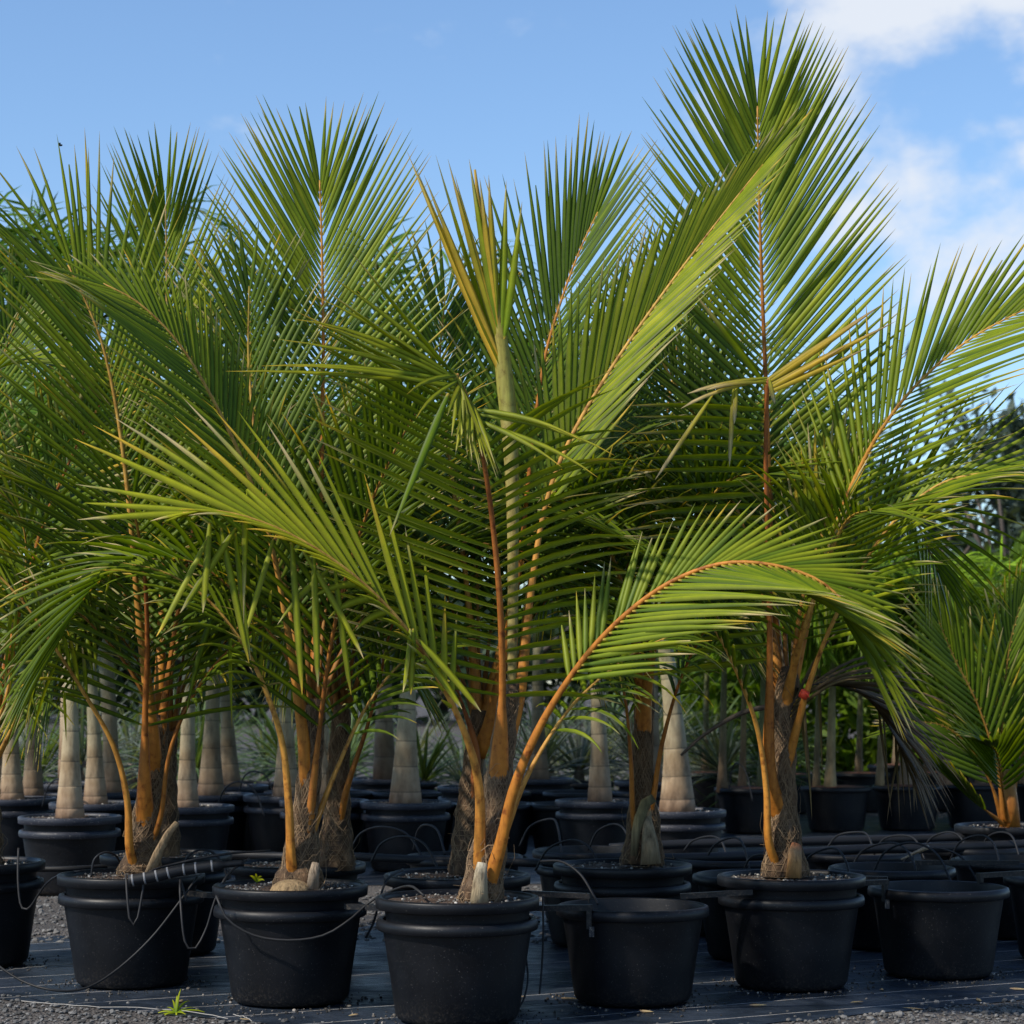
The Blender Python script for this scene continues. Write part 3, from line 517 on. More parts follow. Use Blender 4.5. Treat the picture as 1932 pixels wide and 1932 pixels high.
# ---- A: palm cut by the left frame edge
pot_A = make_socket(-2.466, 10.46, 'outer black pot cut off by the left edge of the picture')
A = Palm('coconut_palm', (-2.466, 10.46, .45), 'coconut palm standing beyond the left edge, its fronds reaching into view', 'palm', GRP)
add_inner(A.root, -2.466, 10.46)
palm_trunk(A, [(-40, 1640, 10.46), (-36, 1500, 10.46), (-32, 1380, 10.48)], [.11, .08, .05], 80)
frond(A, [(-20, 1420, 10.36), (10, 1260, 10.3), (48, 1110, 10.2), (82, 985, 10.1), (112, 915, 10.05), (150, 830, 10.0), (192, 758, 9.95)], (-.35, -.85, .3), Lm=.62, n=30, s0=.46, al=(62, 26), be=6, droop=.15, tint=.30, single=True, rcol=(ORANGE, ORANGE * .7, RUST), prof=[.8, 1, .95, .7, .4], tipdry=.3)
frond(A, [(-30, 1450, 10.3), (-10, 1380, 10.2), (18, 1290, 10.1), (30, 1180, 10.0), (50, 1050, 9.9), (30, 960, 9.8), (-40, 900, 9.7)], (.2, -.5, .8), Lm=.6, n=26, s0=.34, al=(66, 26), be=0, droop=.7, tint=.55, single=True, rcol=(ORANGE, AMBER, GOLD))
frond(A, [(-30, 1400, 10.4), (-60, 1150, 10.3), (-70, 950, 10.2), (-60, 780, 10.1), (-10, 700, 10.0), (70, 680, 9.9), (150, 700, 9.85)], (0, -.3, .9), Lm=.6, n=30, s0=.5, al=(45, 12), be=0, droop=.5, tint=.5, single=True)
frond(A, [(-30, 1400, 10.5), (-40, 1150, 10.55), (-30, 900, 10.6), (-10, 760, 10.6), (10, 660, 10.6), (40, 580, 10.6)], CAMF, Lm=.75, n=36, s0=.38, al=(52, 18), be=10, droop=.2, tint=.35)
frond(A, [(-35, 1480, 10.3), (-10, 1440, 10.2), (30, 1360, 10.1), (70, 1270, 10.05), (130, 1200, 10.0), (200, 1170, 10.0)], (-.1, -.2, .95), Lm=.42, n=16, s0=.45, al=(60, 22), be=0, droop=.9, tint=.45, kinks=(.4, .2))
crown(A, W(-30, 1390, 10.5), [(60, 1.0, .9, .3), (20, .9, 1.0, .4), (90, 1.2, .7, .2)], tint=.25)
A.close()

# ---- F: tallest palm on the right
pot_F = make_socket(1.19, 9.70, 'outer black pot of the tallest palm, right of the front empty pot')
Fp = Palm('coconut_palm', (1.19, 9.70, .45), 'tallest coconut palm, one huge upright frond and dead brown frond, right side', 'palm', GRP)
add_inner(Fp.root, 1.19, 9.70)
palm_trunk(Fp, [(1482, 1652, 9.70), (1480, 1590, 9.70), (1476, 1500, 9.70), (1478, 1400, 9.70), (1485, 1310, 9.72), (1490, 1260, 9.74)], [.098, .072, .057, .052, .048, .038], 300)
frond(Fp, [(1472, 1330, 9.80), (1460, 1150, 9.84), (1452, 960, 9.88), (1447, 780, 9.9), (1440, 600, 9.92), (1434, 430, 9.92), (1431, 310, 9.9), (1429, 200, 9.86)], CAMF, Lm=.90, n=66, s0=.27, al=(62, 20), be=6, droop=.04, tint=.50, single=True, rcol=(ORANGE * .8, ORANGE * .75, AMBER), rad=(.042, .019, .005), prof=[.72, .88, 1.0, .86, .46], wid=.042, tipdry=.05, dside=(1, 1))
frond(Fp, [(1500, 1280, 9.74), (1530, 1140, 9.70), (1570, 1010, 9.64), (1612, 905, 9.58), (1660, 815, 9.5), (1730, 725, 9.42), (1830, 640, 9.36), (1950, 575, 9.3)], (-.45, -.7, .55), Lm=.78, n=40, s0=.34, al=(54, 18), be=4, droop=.14, tint=.48, single=True, rcol=(ORANGE, ORANGE * .5 + AMBER * .5, GOLD), prof=[.75, 1, 1, .9, .7], roll=(30, -25), sides=(.85, 1.05))
ff5 = frond(Fp, [(1448, 1460, 9.60), (1452, 1300, 9.56), (1452, 1150, 9.50), (1448, 1000, 9.44), (1445, 870, 9.38), (1446, 780, 9.34), (1449, 716, 9.3)], AWAY, Lm=.62, n=26, s0=.36, al=(96, 84), be=3, droop=.10, tint=.52, single=True, rcol=(ORANGE, RUST * 1.3, RUST), rad=(.040, .019, .010), prof=[.9, 1, 1, .95, .8], sides=(0, 1), tipdry=.2, wid=.046)
frond(Fp, [(1508, 1370, 9.62), (1524, 1300, 9.58), (1560, 1200, 9.5), (1620, 1080, 9.4), (1690, 980, 9.3), (1780, 910, 9.2), (1900, 885, 9.1)], (-.2, -.45, .85), Lm=.72, n=32, s0=.32, al=(56, 16), be=0, droop=.3, tint=.55, rcol=(ORANGE, AMBER, GOLD), rad=(.028, .016, .004), dside=(.5, 1.4))
frond(Fp, [(1446, 1590, 9.60), (1446, 1490, 9.58), (1430, 1380, 9.55), (1395, 1280, 9.5), (1350, 1190, 9.45), (1280, 1100, 9.4), (1200, 1030, 9.4), (1120, 990, 9.4)], (.1, -.2, .95), Lm=.6, n=26, s0=.42, al=(62, 20), be=8, droop=.4, tint=.30, rcol=(ORANGE, AMBER, AMBER), rad=(.028, .016, .004))
frond(Fp, [(1496, 1290, 9.74), (1510, 1150, 9.74), (1540, 1040, 9.72), (1580, 930, 9.7), (1620, 860, 9.68)], (-.5, -.7, .4), Lm=.5, n=30, s0=.30, al=(36, 10), be=30, droop=.05, tint=.55, tipdry=.35)
frond(Fp, [(1475, 1300, 9.78), (1440, 1120, 9.82), (1390, 960, 9.86), (1330, 820, 9.9), (1260, 700, 9.94), (1200, 600, 9.98)], (.4, -.8, .4), Lm=.75, n=34, s0=.30, al=(56, 18), be=8, droop=.3, tint=.2)
frond(Fp, [(1490, 1300, 9.66), (1520, 1180, 9.5), (1560, 1060, 9.35), (1600, 980, 9.2), (1650, 960, 9.0)], (.1, .3, .9), Lm=.6, n=26, s0=.34, al=(66, 26), be=4, droop=.4, tint=.45)
crown(Fp, W(1490, 1290, 9.76), [(150, 1.0, 1.0, .3), (40, .9, 1.0, .35), (110, 1.2, .6, .2)], tint=.2)
for a_, b_, sg in (((1449, 712), (1300, 742), .12), ((1446, 720), (1335, 735), .15), ((1385, 728), (1376, 880), 0), ((1390, 730), (1385, 800), 0), ((1345, 745), (1236, 905), 0), ((1452, 715), (1462, 762), 0), ((1448, 716), (1290, 770), .2)):
    px_leaf(Fp, ff5, (a_[0], a_[1], 9.28), (b_[0], b_[1], 9.22), .028, (LIME, GOLD * .7 + TAN * .3, TAN), sag=sg, tip=.3, strap=True)
for a_, b_ in (((1448, 716), (1668, 572)), ((1448, 722), (1650, 585)), ((1448, 728), (1690, 606)), ((1448, 734), (1600, 650)), ((1448, 740), (1640, 655))):
    px_leaf(Fp, ff5, (a_[0], a_[1], 9.6), (b_[0], b_[1], 9.5), .036, (GREEN * .5 + GOLD * .5, GOLD * .8, BROWN * 2), tip=.16)
# dead brown frond hanging to the right, and a bare dead stalk
frond(Fp, [(1500, 1325, 9.64), (1550, 1288, 9.66), (1615, 1300, 9.68), (1665, 1345, 9.7), (1705, 1410, 9.72)], (0, -.3, .95), Lm=.64, n=34, s0=.15, al=(34, 12), be=-10, droop=.6, leafcols=(BROWN * .6, BROWN * 1.0), rcol=(BROWN * .6, BROWN * .6, BROWN * .5), rad=(.016, .010, .003), tipdry=0, wid=.034, kinks=(.25, .25), name='dead_frond', gap=0)
mb = MB(); S, _ = spline([W(1470, 1330, 9.74), W(1400, 1345, 9.8), W(1330, 1385, 9.86), W(1285, 1425, 9.9)], 16); tube(mb, S, np.linspace(.014, .006, 16), 6, (.10, .075, .055)); mb.obj('dead_stalk', M['plain'], Fp.root)
mb = MB(); tube(mb, [W(1497, 1656, 9.58), W(1499, 1630, 9.58), W(1500, 1608, 9.6), W(1503, 1594, 9.62)], [.036, .032, .030, .024], 10, [(.42, .22, .07), (.5, .26, .09), (.34, .22, .12), (.42, .16, .07)], flat=.6); mb.obj('leaf_stub', M['stub'], Fp.root)
mb = MB(); tube(mb, [W(1514, 1316, 9.565), W(1517, 1310, 9.56), W(1520, 1304, 9.555)], [.0195, .020, .0195], 12, (.75, .07, .03)); tube(mb, [W(1520, 1308, 9.54), W(1524, 1311, 9.535), W(1527, 1316, 9.53)], [.004, .003, .002], 5, (.75, .07, .03)); mb.obj('red_tape', M['tube'], Fp.root)
Fp.close()

# ---- E2: palm behind the empty front pot
make_socket(0.50, 10.30, 'outer black pot directly behind the front empty pot')
E2 = Palm('coconut_palm', (0.50, 10.30, .45), 'shaded coconut palm with cut pale leaf base, behind the front empty pot', 'palm', GRP)
add_inner(E2.root, 0.50, 10.30)
palm_trunk(E2, [(1212, 1632, 10.22), (1214, 1560, 10.24), (1212, 1450, 10.26), (1216, 1330, 10.28), (1218, 1230, 10.3)], [.096, .072, .048, .042, .034], 240)
frond(E2, [(1192, 1540, 10.18), (1190, 1430, 10.15), (1178, 1310, 10.12), (1150, 1200, 10.1), (1100, 1100, 10.05), (1020, 1030, 10.0)], (.1, -.2, .9), Lm=.62, n=26, s0=.40, al=(62, 20), be=0, droop=.7, tint=.25, rcol=(ORANGE * .8, ORANGE * .7, AMBER), rad=(.026, .015, .004))
frond(E2, [(1236, 1500, 10.2), (1250, 1400, 10.18), (1285, 1280, 10.15), (1335, 1185, 10.1), (1420, 1100, 10.05), (1510, 1050, 10.0)], (-.1, -.2, .9), Lm=.62, n=26, s0=.42, al=(62, 20), be=0, droop=.7, tint=.25, rcol=(ORANGE * .8, ORANGE * .7, AMBER), rad=(.026, .015, .004))
frond(E2, [(1216, 1300, 10.34), (1220, 1100, 10.4), (1240, 900, 10.46), (1268, 720, 10.5), (1290, 560, 10.5)], CAMF, Lm=.8, n=36, s0=.34, al=(54, 18), be=10, droop=.2, tint=.22)
frond(E2, [(1210, 1300, 10.3), (1190, 1100, 10.3), (1160, 920, 10.3), (1110, 780, 10.28), (1050, 680, 10.25)], (.4, -.7, .5), Lm=.75, n=32, s0=.34, al=(58, 20), be=8, droop=.3, tint=.2)
frond(E2, [(1222, 1300, 10.2), (1250, 1140, 10.05), (1300, 1000, 9.9), (1370, 910, 9.75), (1450, 890, 9.6)], (0, .2, .9), Lm=.65, n=28, s0=.35, al=(62, 24), be=5, droop=.4, tint=.35)
frond(E2, [(1205, 1280, 10.2), (1185, 1150, 10.05), (1150, 1040, 9.9), (1090, 960, 9.75), (1030, 940, 9.6)], (0, .2, .9), Lm=.65, n=28, s0=.35, al=(62, 24), be=5, droop=.4, tint=.25)
crown(E2, W(1216, 1270, 10.3), [(90, 1.3, .6, .2), (50, 1.0, 1.0, .3), (140, 1.1, .9, .3)], tint=.18)
mb = MB(); tube(mb, [W(1228, 1630, 10.1), W(1226, 1590, 10.1), W(1222, 1550, 10.12), W(1224, 1530, 10.15)], [.050, .040, .022, .012], 10, [(.26, .2, .12), (.30, .24, .15), (.34, .28, .18), (.22, .19, .1)], flat=.5); mb.obj('leaf_stub', M['stub'], E2.root)
mb = MB(); tube(mb, [W(1196, 1615, 10.1), W(1200, 1570, 10.1), W(1206, 1545, 10.1), W(1218, 1515, 10.1), W(1234, 1505, 10.1)], [.016, .022, .026, .026, .02], 8, [(.2, .16, .09), (.26, .22, .12), (.22, .2, .1), (.17, .16, .08), (.15, .14, .07)], flat=.35); mb.obj('leaf_stub', M['stub'], E2.root)
E2.close()

# ---- palms deeper in the block
make_socket(-0.235, 9.75, 'outer black pot right behind the foremost pot')
G1 = Palm('coconut_palm', (-0.235, 9.75, .45), 'shaded coconut palm right behind the nearest palm, with upright orange ribbed frond', 'palm', GRP)
add_inner(G1.root, -0.235, 9.75)
palm_trunk(G1, [(884, 1650, 9.75), (888, 1500, 9.76), (905, 1340, 9.78)], [.085, .050, .036], 120)
frond(G1, [(935, 1340, 9.70), (975, 1100, 9.66), (1000, 880, 9.62), (1025, 690, 9.6), (1058, 570, 9.6), (1095, 470, 9.6), (1128, 400, 9.6)], (-.3, -.9, .3), Lm=.80, n=38, s0=.42, al=(46, 10), be=12, droop=.10, tint=.24, single=True, rcol=(ORANGE * .8, ORANGE * .8, AMBER), prof=[.8, 1, 1, .8, .45])
frond(G1, [(900, 1340, 9.8), (880, 1100, 9.85), (850, 880, 9.9), (830, 700, 9.9), (840, 560, 9.9)], CAMF, Lm=.75, n=36, s0=.35, al=(56, 20), be=8, droop=.3, tint=.22)
frond(G1, [(900, 1420, 9.7), (872, 1330, 9.65), (830, 1230, 9.6), (760, 1140, 9.55), (670, 1090, 9.5)], (.1, -.2, .9), Lm=.6, n=26, s0=.35, al=(62, 22), be=0, droop=.6, tint=.2, rcol=(RUST, RUST, AMBER))
frond(G1, [(925, 1320, 9.8), (960, 1150, 9.8), (1010, 1000, 9.8), (1080, 880, 9.8), (1160, 800, 9.8)], (-.4, -.6, .6), Lm=.7, n=30, s0=.3, al=(60, 20), be=5, droop=.4, tint=.2)
crown(G1, W(905, 1350, 9.8), [(100, 1.2, .7, .2), (140, 1.0, 1.0, .4), (60, 1.0, .9, .4), (180, .8, 1.1, .4), (10, .8, 1.1, .4)], tint=.18)
G1.close()
make_socket(-0.98, 10.35, 'outer black pot behind the pot with the coconut')
G2 = Palm('coconut_palm', (-0.98, 10.35, .45), 'dark coconut palm half hidden behind the palm with the coconut', 'palm', GRP)
add_inner(G2.root, -0.98, 10.35)
palm_trunk(G2, [(632, 1640, 10.2), (636, 1540, 10.2), (640, 1420, 10.2), (646, 1330, 10.2)], [.09, .058, .046, .036], 140)
frond(G2, [(660, 1480, 10.12), (690, 1380, 10.1), (715, 1290, 10.08), (740, 1180, 10.05), (790, 1080, 10.0), (860, 1020, 9.95)], (-.2, -.3, .9), Lm=.62, n=26, s0=.35, al=(62, 22), be=0, droop=.5, tint=.2, rcol=(ORANGE * .7, ORANGE * .6, AMBER), rad=(.028, .016, .004))
crown(G2, W(645, 1340, 10.3), [(90, 1.35, .6, .2), (130, 1.2, .9, .3), (50, 1.2, .9, .3), (170, .8, 1.2, .5), (0, .8, 1.2, .5), (100, .8, 1.3, .5), (215, .8, .7, .2)], tint=.2)
G2.close()
make_socket(-1.66, 10.92, 'outer black pot behind the pot with the banded pipe')
G3 = Palm('coconut_palm', (-1.66, 10.92, .45), 'shaded coconut palm behind the pot with the banded pipe', 'palm', GRP)
add_inner(G3.root, -1.66, 10.92)
palm_trunk(G3, [(314, 1630, 10.92), (314, 1500, 10.92), (318, 1380, 10.92)], [.07, .05, .04], 60)
crown(G3, W(320, 1390, 10.95), [(90, 1.35, .6, .2), (130, 1.2, .9, .3), (50, 1.2, .9, .3), (170, .8, 1.2, .5), (0, .8, 1.2, .5), (70, .8, 1.3, .5), (230, .6, .8, .4)], tint=.2)
G3.close()

# ---- empty pots of the block
make_socket(0.49, 9.24, 'empty black pot in the front row, right of the foremost pot')
make_socket(1.888, 10.08, 'empty black pot at front right, next to the tallest palm')
make_socket(2.62, 10.67, 'black pot cut off by the right edge of the picture')
for X, Y in ((1.16, 10.72), (1.86, 11.15), (2.56, 11.65), (.43, 11.25), (1.13, 11.75), (1.83, 12.15), (2.55, 12.6), (-.27, 10.85), (-.25, 11.9), (.42, 12.3)):
    make_socket(X, Y, 'empty black pot in the inner rows behind the front right pots', 'empty pots in the inner rows')
# ------------------------------------------------------------------ background palms with pale bottle trunks
def bg_frond(mb, S, face, Lm, n, wid, c, plum=20, droop=.5, s0=.18, segs=3):
    T = tangents(S); K = len(S) - 1; bt = Batch(segs)
    for side in (-1, 1):
        for i in range(n):
            uu = (i + rng.random()) / n; s = s0 + (1 - s0) * uu; x = s * K; i0 = min(int(x), K - 1); fx = x - i0; p = S[i0] * (1 - fx) + S[i0 + 1] * fx; tg = T[i0]
            nr = unit(face - tg * (face @ tg)); sd = np.cross(tg, nr) * side; a = R(62 - 35 * uu + rng.normal(0, 6)); b_ = R(rng.normal(12, plum))
            d = math.cos(a) * tg + math.sin(a) * (sd * math.cos(b_) + nr * math.sin(b_)); Ln = Lm * np.interp(uu, [0, .3, .7, 1], [.6, 1, .9, .45]) * rng.uniform(.85, 1.1)
            cc_ = c * rng.uniform(.65, 1.4); bt.put(p, d, nr, Ln, wid * rng.uniform(.8, 1.2), droop, .3, R(rng.normal(0, 25)), (cc_, cc_ * 1.15, cc_))
    bt.into(mb)
def bottle_palm(px, Y, label, base_r=.105, top_r=.042, h_tr=1.15, h_sh=.75, nf=9, flen=1.7, zb=.45, lean=0., pot=True, c=DEEP * 1.2 + GREEN * .2, tilt=0., tone=1.0, Lm=.62):
    X = (px - 966) / FPX * Y; lean = lean + rng.normal(0, .035); base_r = base_r * rng.uniform(.82, 1.04); top_r = top_r * rng.uniform(.75, .95); tone = tone * rng.uniform(.85, 1.08); b0 = np.array([X, Y, zb]); rt = empty('bottle_palm', b0); tag(rt, label, 'palm', 'pale trunked bottle palms in the rows behind')
    zr = np.cumsum(np.r_[.10, .13, .16, .19, .2]) * h_tr * .9 + rng.normal(0, .01, 5); zz = np.sort(np.r_[np.linspace(0, h_tr, 16), zr - .007, zr, zr + .007]); ring = np.isin(zz, zr); NN = len(zz); k = np.clip(zz / h_tr, 0, 1)
    rad_ = np.interp(k, [0, .05, .14, .30, .55, 1], [base_r, base_r * .97, base_r * .84, base_r * .66, max(top_r * 1.04, base_r * .5), top_r])
    rad_ = rad_ * np.where(ring, .965, 1)
    P = np.stack([X + lean * k ** 2, np.full(NN, Y), zb - .01 + zz], 1)
    low = np.array([.26, .16, .105]); mid = np.array([.44, .36, .25]); hi = np.array([.33, .34, .20])
    cs = np.array([low * (1 - q / .2) + mid * (q / .2) if q < .2 else (mid * (1 - (q - .2) / .8) + hi * ((q - .2) / .8)) for q in k]) * tone; cs[ring] *= .4  # colour scaled palm by palm, the crownshaft by the same factor
    mb = MB(); tube(mb, P, rad_, 20, cs); mb.obj('trunk', M['trunk'], rt, b0)
    zz = np.linspace(0, h_sh, 10); k = zz / h_sh; top = P[-1]
    mb = MB(); P2 = np.stack([np.full(10, top[0]), np.full(10, Y), top[2] - .01 + zz], 1); tube(mb, P2, np.interp(k, [0, .15, .6, 1], [top_r * .98, top_r * 1.22, top_r * .95, top_r * .5]), 14, np.array([np.array([.20, .24, .09]) * (1 - q) + np.array([.10, .16, .04]) * q for q in k]) * tone); mb.obj('crownshaft', M['petiole'], rt, P2[0])
    ct = P2[-1]; a0 = rng.uniform(0, 360)
    for j in range(nf):
        a = R(a0 + j * 137.5); el = rng.uniform(.25, 1.0) if j > 1 else 1.25; fl = flen * rng.uniform(.85, 1.1); h = np.array([math.cos(a), math.sin(a), 0])
        if j == 0: h = h * .25
        pts = [ct - (0, 0, .05), ct + h * fl * .3 + (0, 0, fl * .34 * el + .1), ct + h * fl * .62 + (0, 0, fl * .46 * el + .05), ct + h * fl * .92 + (0, 0, fl * .30 * el - .15)]
        S, _ = spline(pts, 16); mb = MB(); tube(mb, S, np.linspace(.02, .004, 16), 5, np.tile(np.array([.16, .17, .05]), (16, 1))); bg_frond(mb, S, np.array([0, 0, 1.]) - h * .1, Lm, 34, .030, c); mb.obj('frond', M['bgleaf'], rt, S[0])
    if pot:
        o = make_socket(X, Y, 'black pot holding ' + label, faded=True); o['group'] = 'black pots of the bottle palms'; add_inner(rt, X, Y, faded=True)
    return rt
bottle_palm(132, 14.0, 'bottle palm with the thickest pale ringed trunk, far left', .105, .050, 1.1, .8, 10, 1.7)
bottle_palm(180, 15.6, 'greenish slim bottle palm just right of the thickest ringed trunk', .088, .040, 1.0, .8, 9, 1.8)
bottle_palm(22, 16.2, 'bottle palm with brown base at the left picture edge', .10, .055, 1.0, .9, 10, 1.9)
bottle_palm(62, 16.6, 'dark bottle palm second from the left picture edge', .10, .055, 1.1, .9, 10, 1.9, tone=.7)
bottle_palm(210, 17.2, 'brownish bottle palm behind the greenish slim one', .10, .06, 1.2, .9, 9, 1.8, tone=.75)
bottle_palm(353, 15.2, 'slender cream bottle palm between the two left coconut palms', .085, .050, 1.0, .8, 9, 1.6)
bottle_palm(398, 16.8, 'stout brown bottle palm right of the slender cream one', .12, .055, 1.1, .8, 9, 1.7, tone=.8)
bottle_palm(432, 18.2, 'far bottle palm right of the stout brown one', .10, .055, 1.0, .8, 8, 1.7, tone=.75)
bottle_palm(540, 16.6, 'bottle palm mostly hidden behind the palm with the coconut', .10, .045, 1.1, .8, 9, 1.8)
bottle_palm(612, 15.9, 'speckled bottle palm between orange stalks, centre left', .07, .04, 1.1, .8, 9, 1.7)
bottle_palm(765, 15.7, 'cone shaped cream bottle palm standing alone left of the nearest palm', .120, .036, 1.3, .6, 9, 1.5)
bottle_palm(1132, 15.9, 'straight cream bottle palm right of the nearest palm', .098, .058, 1.35, .7, 9, 1.6)
bottle_palm(1278, 14.7, 'leaning bottle palm with wide brown ringed base, right of centre', .125, .052, 1.25, .7, 9, 1.5, lean=-.12)
bottle_palm(1015, 19.5, 'distant dark bottle palm behind the nearest palm', .10, .05, 1.2, .9, 9, 1.8, tone=.6)
bottle_palm(900, 18.0, 'distant bottle palm hidden by the nearest trunk', .09, .05, 1.4, .9, 9, 1.8, tone=.7)
bottle_palm(725, 19.5, 'tall distant bottle palm whose crown shows behind the upright frond', .10, .06, 2.6, .9, 13, 1.8, tone=.7, Lm=.5)
bottle_palm(-10, 17.6, 'tall distant bottle palm whose dark crown tops the left edge', .11, .06, 2.5, .9, 14, 1.8, Lm=.5)
bottle_palm(130, 18.6, 'tall distant bottle palm with dark crown near the left edge', .11, .06, 2.75, .9, 15, 1.8, Lm=.5)
bottle_palm(1230, 19.0, 'tall distant bottle palm behind the huge upright frond', .10, .06, 1.6, .9, 11, 1.9, tone=.7)

# ------------------------------------------------------------------ low pots with saplings on the right
def low_pot(X, Y, label, soil='mulch'):
    o = make_socket(X, Y, label, 'low black pots on the right'); mb = MB(); lathe(mb, [(.0, .405), (.15, .398), (.27, .384), (.283, .374)], (X, Y, .006), 28); mb.obj('soil', M[soil], o); return o
def sapling(px, Y, label, h=1.3, r=.035, nf=8, fl=1.1, col=(.33, .24, .13), c=GREEN * 1.1, Lm=.42, zb=.36, n=26):
    X = (px - 966) / FPX * Y; b0 = np.array([X, Y, zb]); rt = empty('young_palm', b0); tag(rt, label, 'palm', 'young palms in the low pots on the right')
    zz = np.linspace(0, h, 12); k = zz / h; P = np.stack([X + .03 * k, np.full(12, Y), zb + zz], 1); cc_ = np.array(col); g_ = np.array([.12, .17, .05])
    mb = MB(); tube(mb, P, np.interp(k, [0, .15, .6, 1], [r * 1.5, r, r * .75, r * .5]), 10, np.array([cc_ * (1 - q) + g_ * q for q in k])); mb.obj('trunk', M['trunk'], rt, b0); ct = P[-1]; a0 = rng.uniform(0, 360)
    for j in range(nf):
        a = R(a0 + j * 137.5); el = rng.uniform(.3, 1.1); f_ = fl * rng.uniform(.8, 1.15); hh = np.array([math.cos(a), math.sin(a), 0]); S, _ = spline([ct - (0, 0, .05), ct + hh * f_ * .3 + (0, 0, f_ * .4 * el), ct + hh * f_ * .62 + (0, 0, f_ * .48 * el), ct + hh * f_ * .95 + (0, 0, f_ * .15 * el - .2)], 12)
        mb = MB(); tube(mb, S, np.linspace(.012, .003, 12), 5, np.array([.18, .17, .05])); bg_frond(mb, S, np.array([0, 0, 1.]), Lm, n, .036, c * rng.uniform(.8, 1.25), plum=26); mb.obj('frond', M['bgleaf'], rt, S[0])
    return rt
for px, Y, l in ((1415, 19.6, 'low pot with red mulch left of the tallest palm trunk'), (1578, 19.8, 'low pot with red mulch right of the tallest palm trunk'), (1712, 20.0, 'low pot with red mulch under the dead brown frond'), (1842, 20.2, 'low pot behind the small bushy palm, far right'), (1975, 20.4, 'low pot cut off at the right edge')):
    low_pot((px - 966) / FPX * Y, Y, l)
for px, Y, l, h, r, col in ((1362, 19.5, 'brown stemmed young palm, leftmost in the mulch pots', 1.5, .034, (.2, .13, .08)), (1400, 19.7, 'reddish stemmed young palm beside the leftmost one', 1.3, .030, (.33, .19, .11)), (1436, 19.6, 'green stemmed young palm beside the tallest palm trunk', 1.4, .034, (.2, .2, .09)),
                            (1540, 19.8, 'thin dark young palm right of the tallest palm trunk', 1.4, .028, (.25, .19, .11)), (1566, 19.7, 'young palm with pale cream stem right of the tallest trunk', 1.3, .042, (.48, .36, .2)), (1660, 20.0, 'young palm with thin cream stem behind the dead frond', 1.3, .032, (.42, .3, .17)), (1708, 20.0, 'young palm with stouter brown stem behind the dead frond', 1.2, .052, (.28, .2, .14)),
                            (1782, 20.2, 'young palm with reddish stem left of the small bushy palm', 1.2, .055, (.30, .17, .1)), (1850, 20.3, 'young palm behind the small bushy palm', 1.1, .04, (.3, .2, .12)), (1930, 20.4, 'young palm at the right edge behind the small bushy palm', 1.3, .04, (.3, .2, .12))):
    sapling(px, Y, l, h, r, 10, 1.25, col)
for k, (px, Y) in enumerate(((1480, 22.5), (1620, 22.8), (1750, 23.0), (1880, 23.2), (1960, 22.6), (1330, 23.0), (1820, 24.5), (1690, 25), (1920, 25.5))):
    o = sapling(px, Y, 'bushy green young palm in the back rows on the right', 1.2 + .15 * (k % 3), .035, 12, 1.45, (.2, .15, .1), GREEN * 1.5, .5, 0.0 + .36, 28); o['group'] = 'young palms in the back rows on the right'
    low_pot((px - 966) / FPX * Y, Y, 'far low pot under the back row of young palms')['group'] = 'far low pots on the right'
# small bushy coconut palm, right edge
SB = Palm('coconut_palm', ((1905 - 966) / FPX * 13.1, 13.1, .45), 'small bushy young coconut palm with dark broad leaves at the right edge', 'palm', None, 120)
X_ = (1905 - 966) / FPX * 13.1; make_socket(X_, 13.1, 'black pot of the small bushy palm at the right edge'); add_inner(SB.root, X_, 13.1)
for az_pts, s_ in (([(1898, 1555, 13.1), (1890, 1460, 13.1), (1892, 1340, 13.05), (1905, 1220, 13.0), (1925, 1140, 13.0)], 1), ([(1892, 1550, 13.05), (1870, 1480, 13.0), (1830, 1410, 12.95), (1780, 1370, 12.9), (1720, 1360, 12.85)], 1), ([(1895, 1550, 13.0), (1880, 1440, 12.95), (1845, 1330, 12.9), (1800, 1240, 12.85), (1770, 1170, 12.8)], 1), ([(1905, 1550, 13.1), (1925, 1440, 13.1), (1960, 1340, 13.1), (2010, 1270, 13.1)], 0), ([(1890, 1552, 13.0), (1850, 1520, 12.9), (1800, 1470, 12.8), (1770, 1440, 12.8)], 0), ([(1900, 1550, 13.0), (1890, 1480, 12.8), (1880, 1420, 12.6), (1860, 1400, 12.4)], 0)):
    frond(SB, az_pts, CAMF if s_ else (0, -.3, .9), Lm=.55, n=20, s0=.25, al=(42, 8), be=10, droop=.15, tint=.28, rad=(.020, .010, .003), single=True, wid=.05, rcol=(ORANGE * .7, AMBER * .6, GREEN))
mb = MB(); tube(mb, [(X_, 13.1, .44), (X_, 13.1, .6), (X_ - .01, 13.1, .8)], [.065, .05, .03], 12, [ORANGE * .7, ORANGE * .6, AMBER * .5]); mb.obj('trunk', M['petiole'], SB.root)
SB.close()

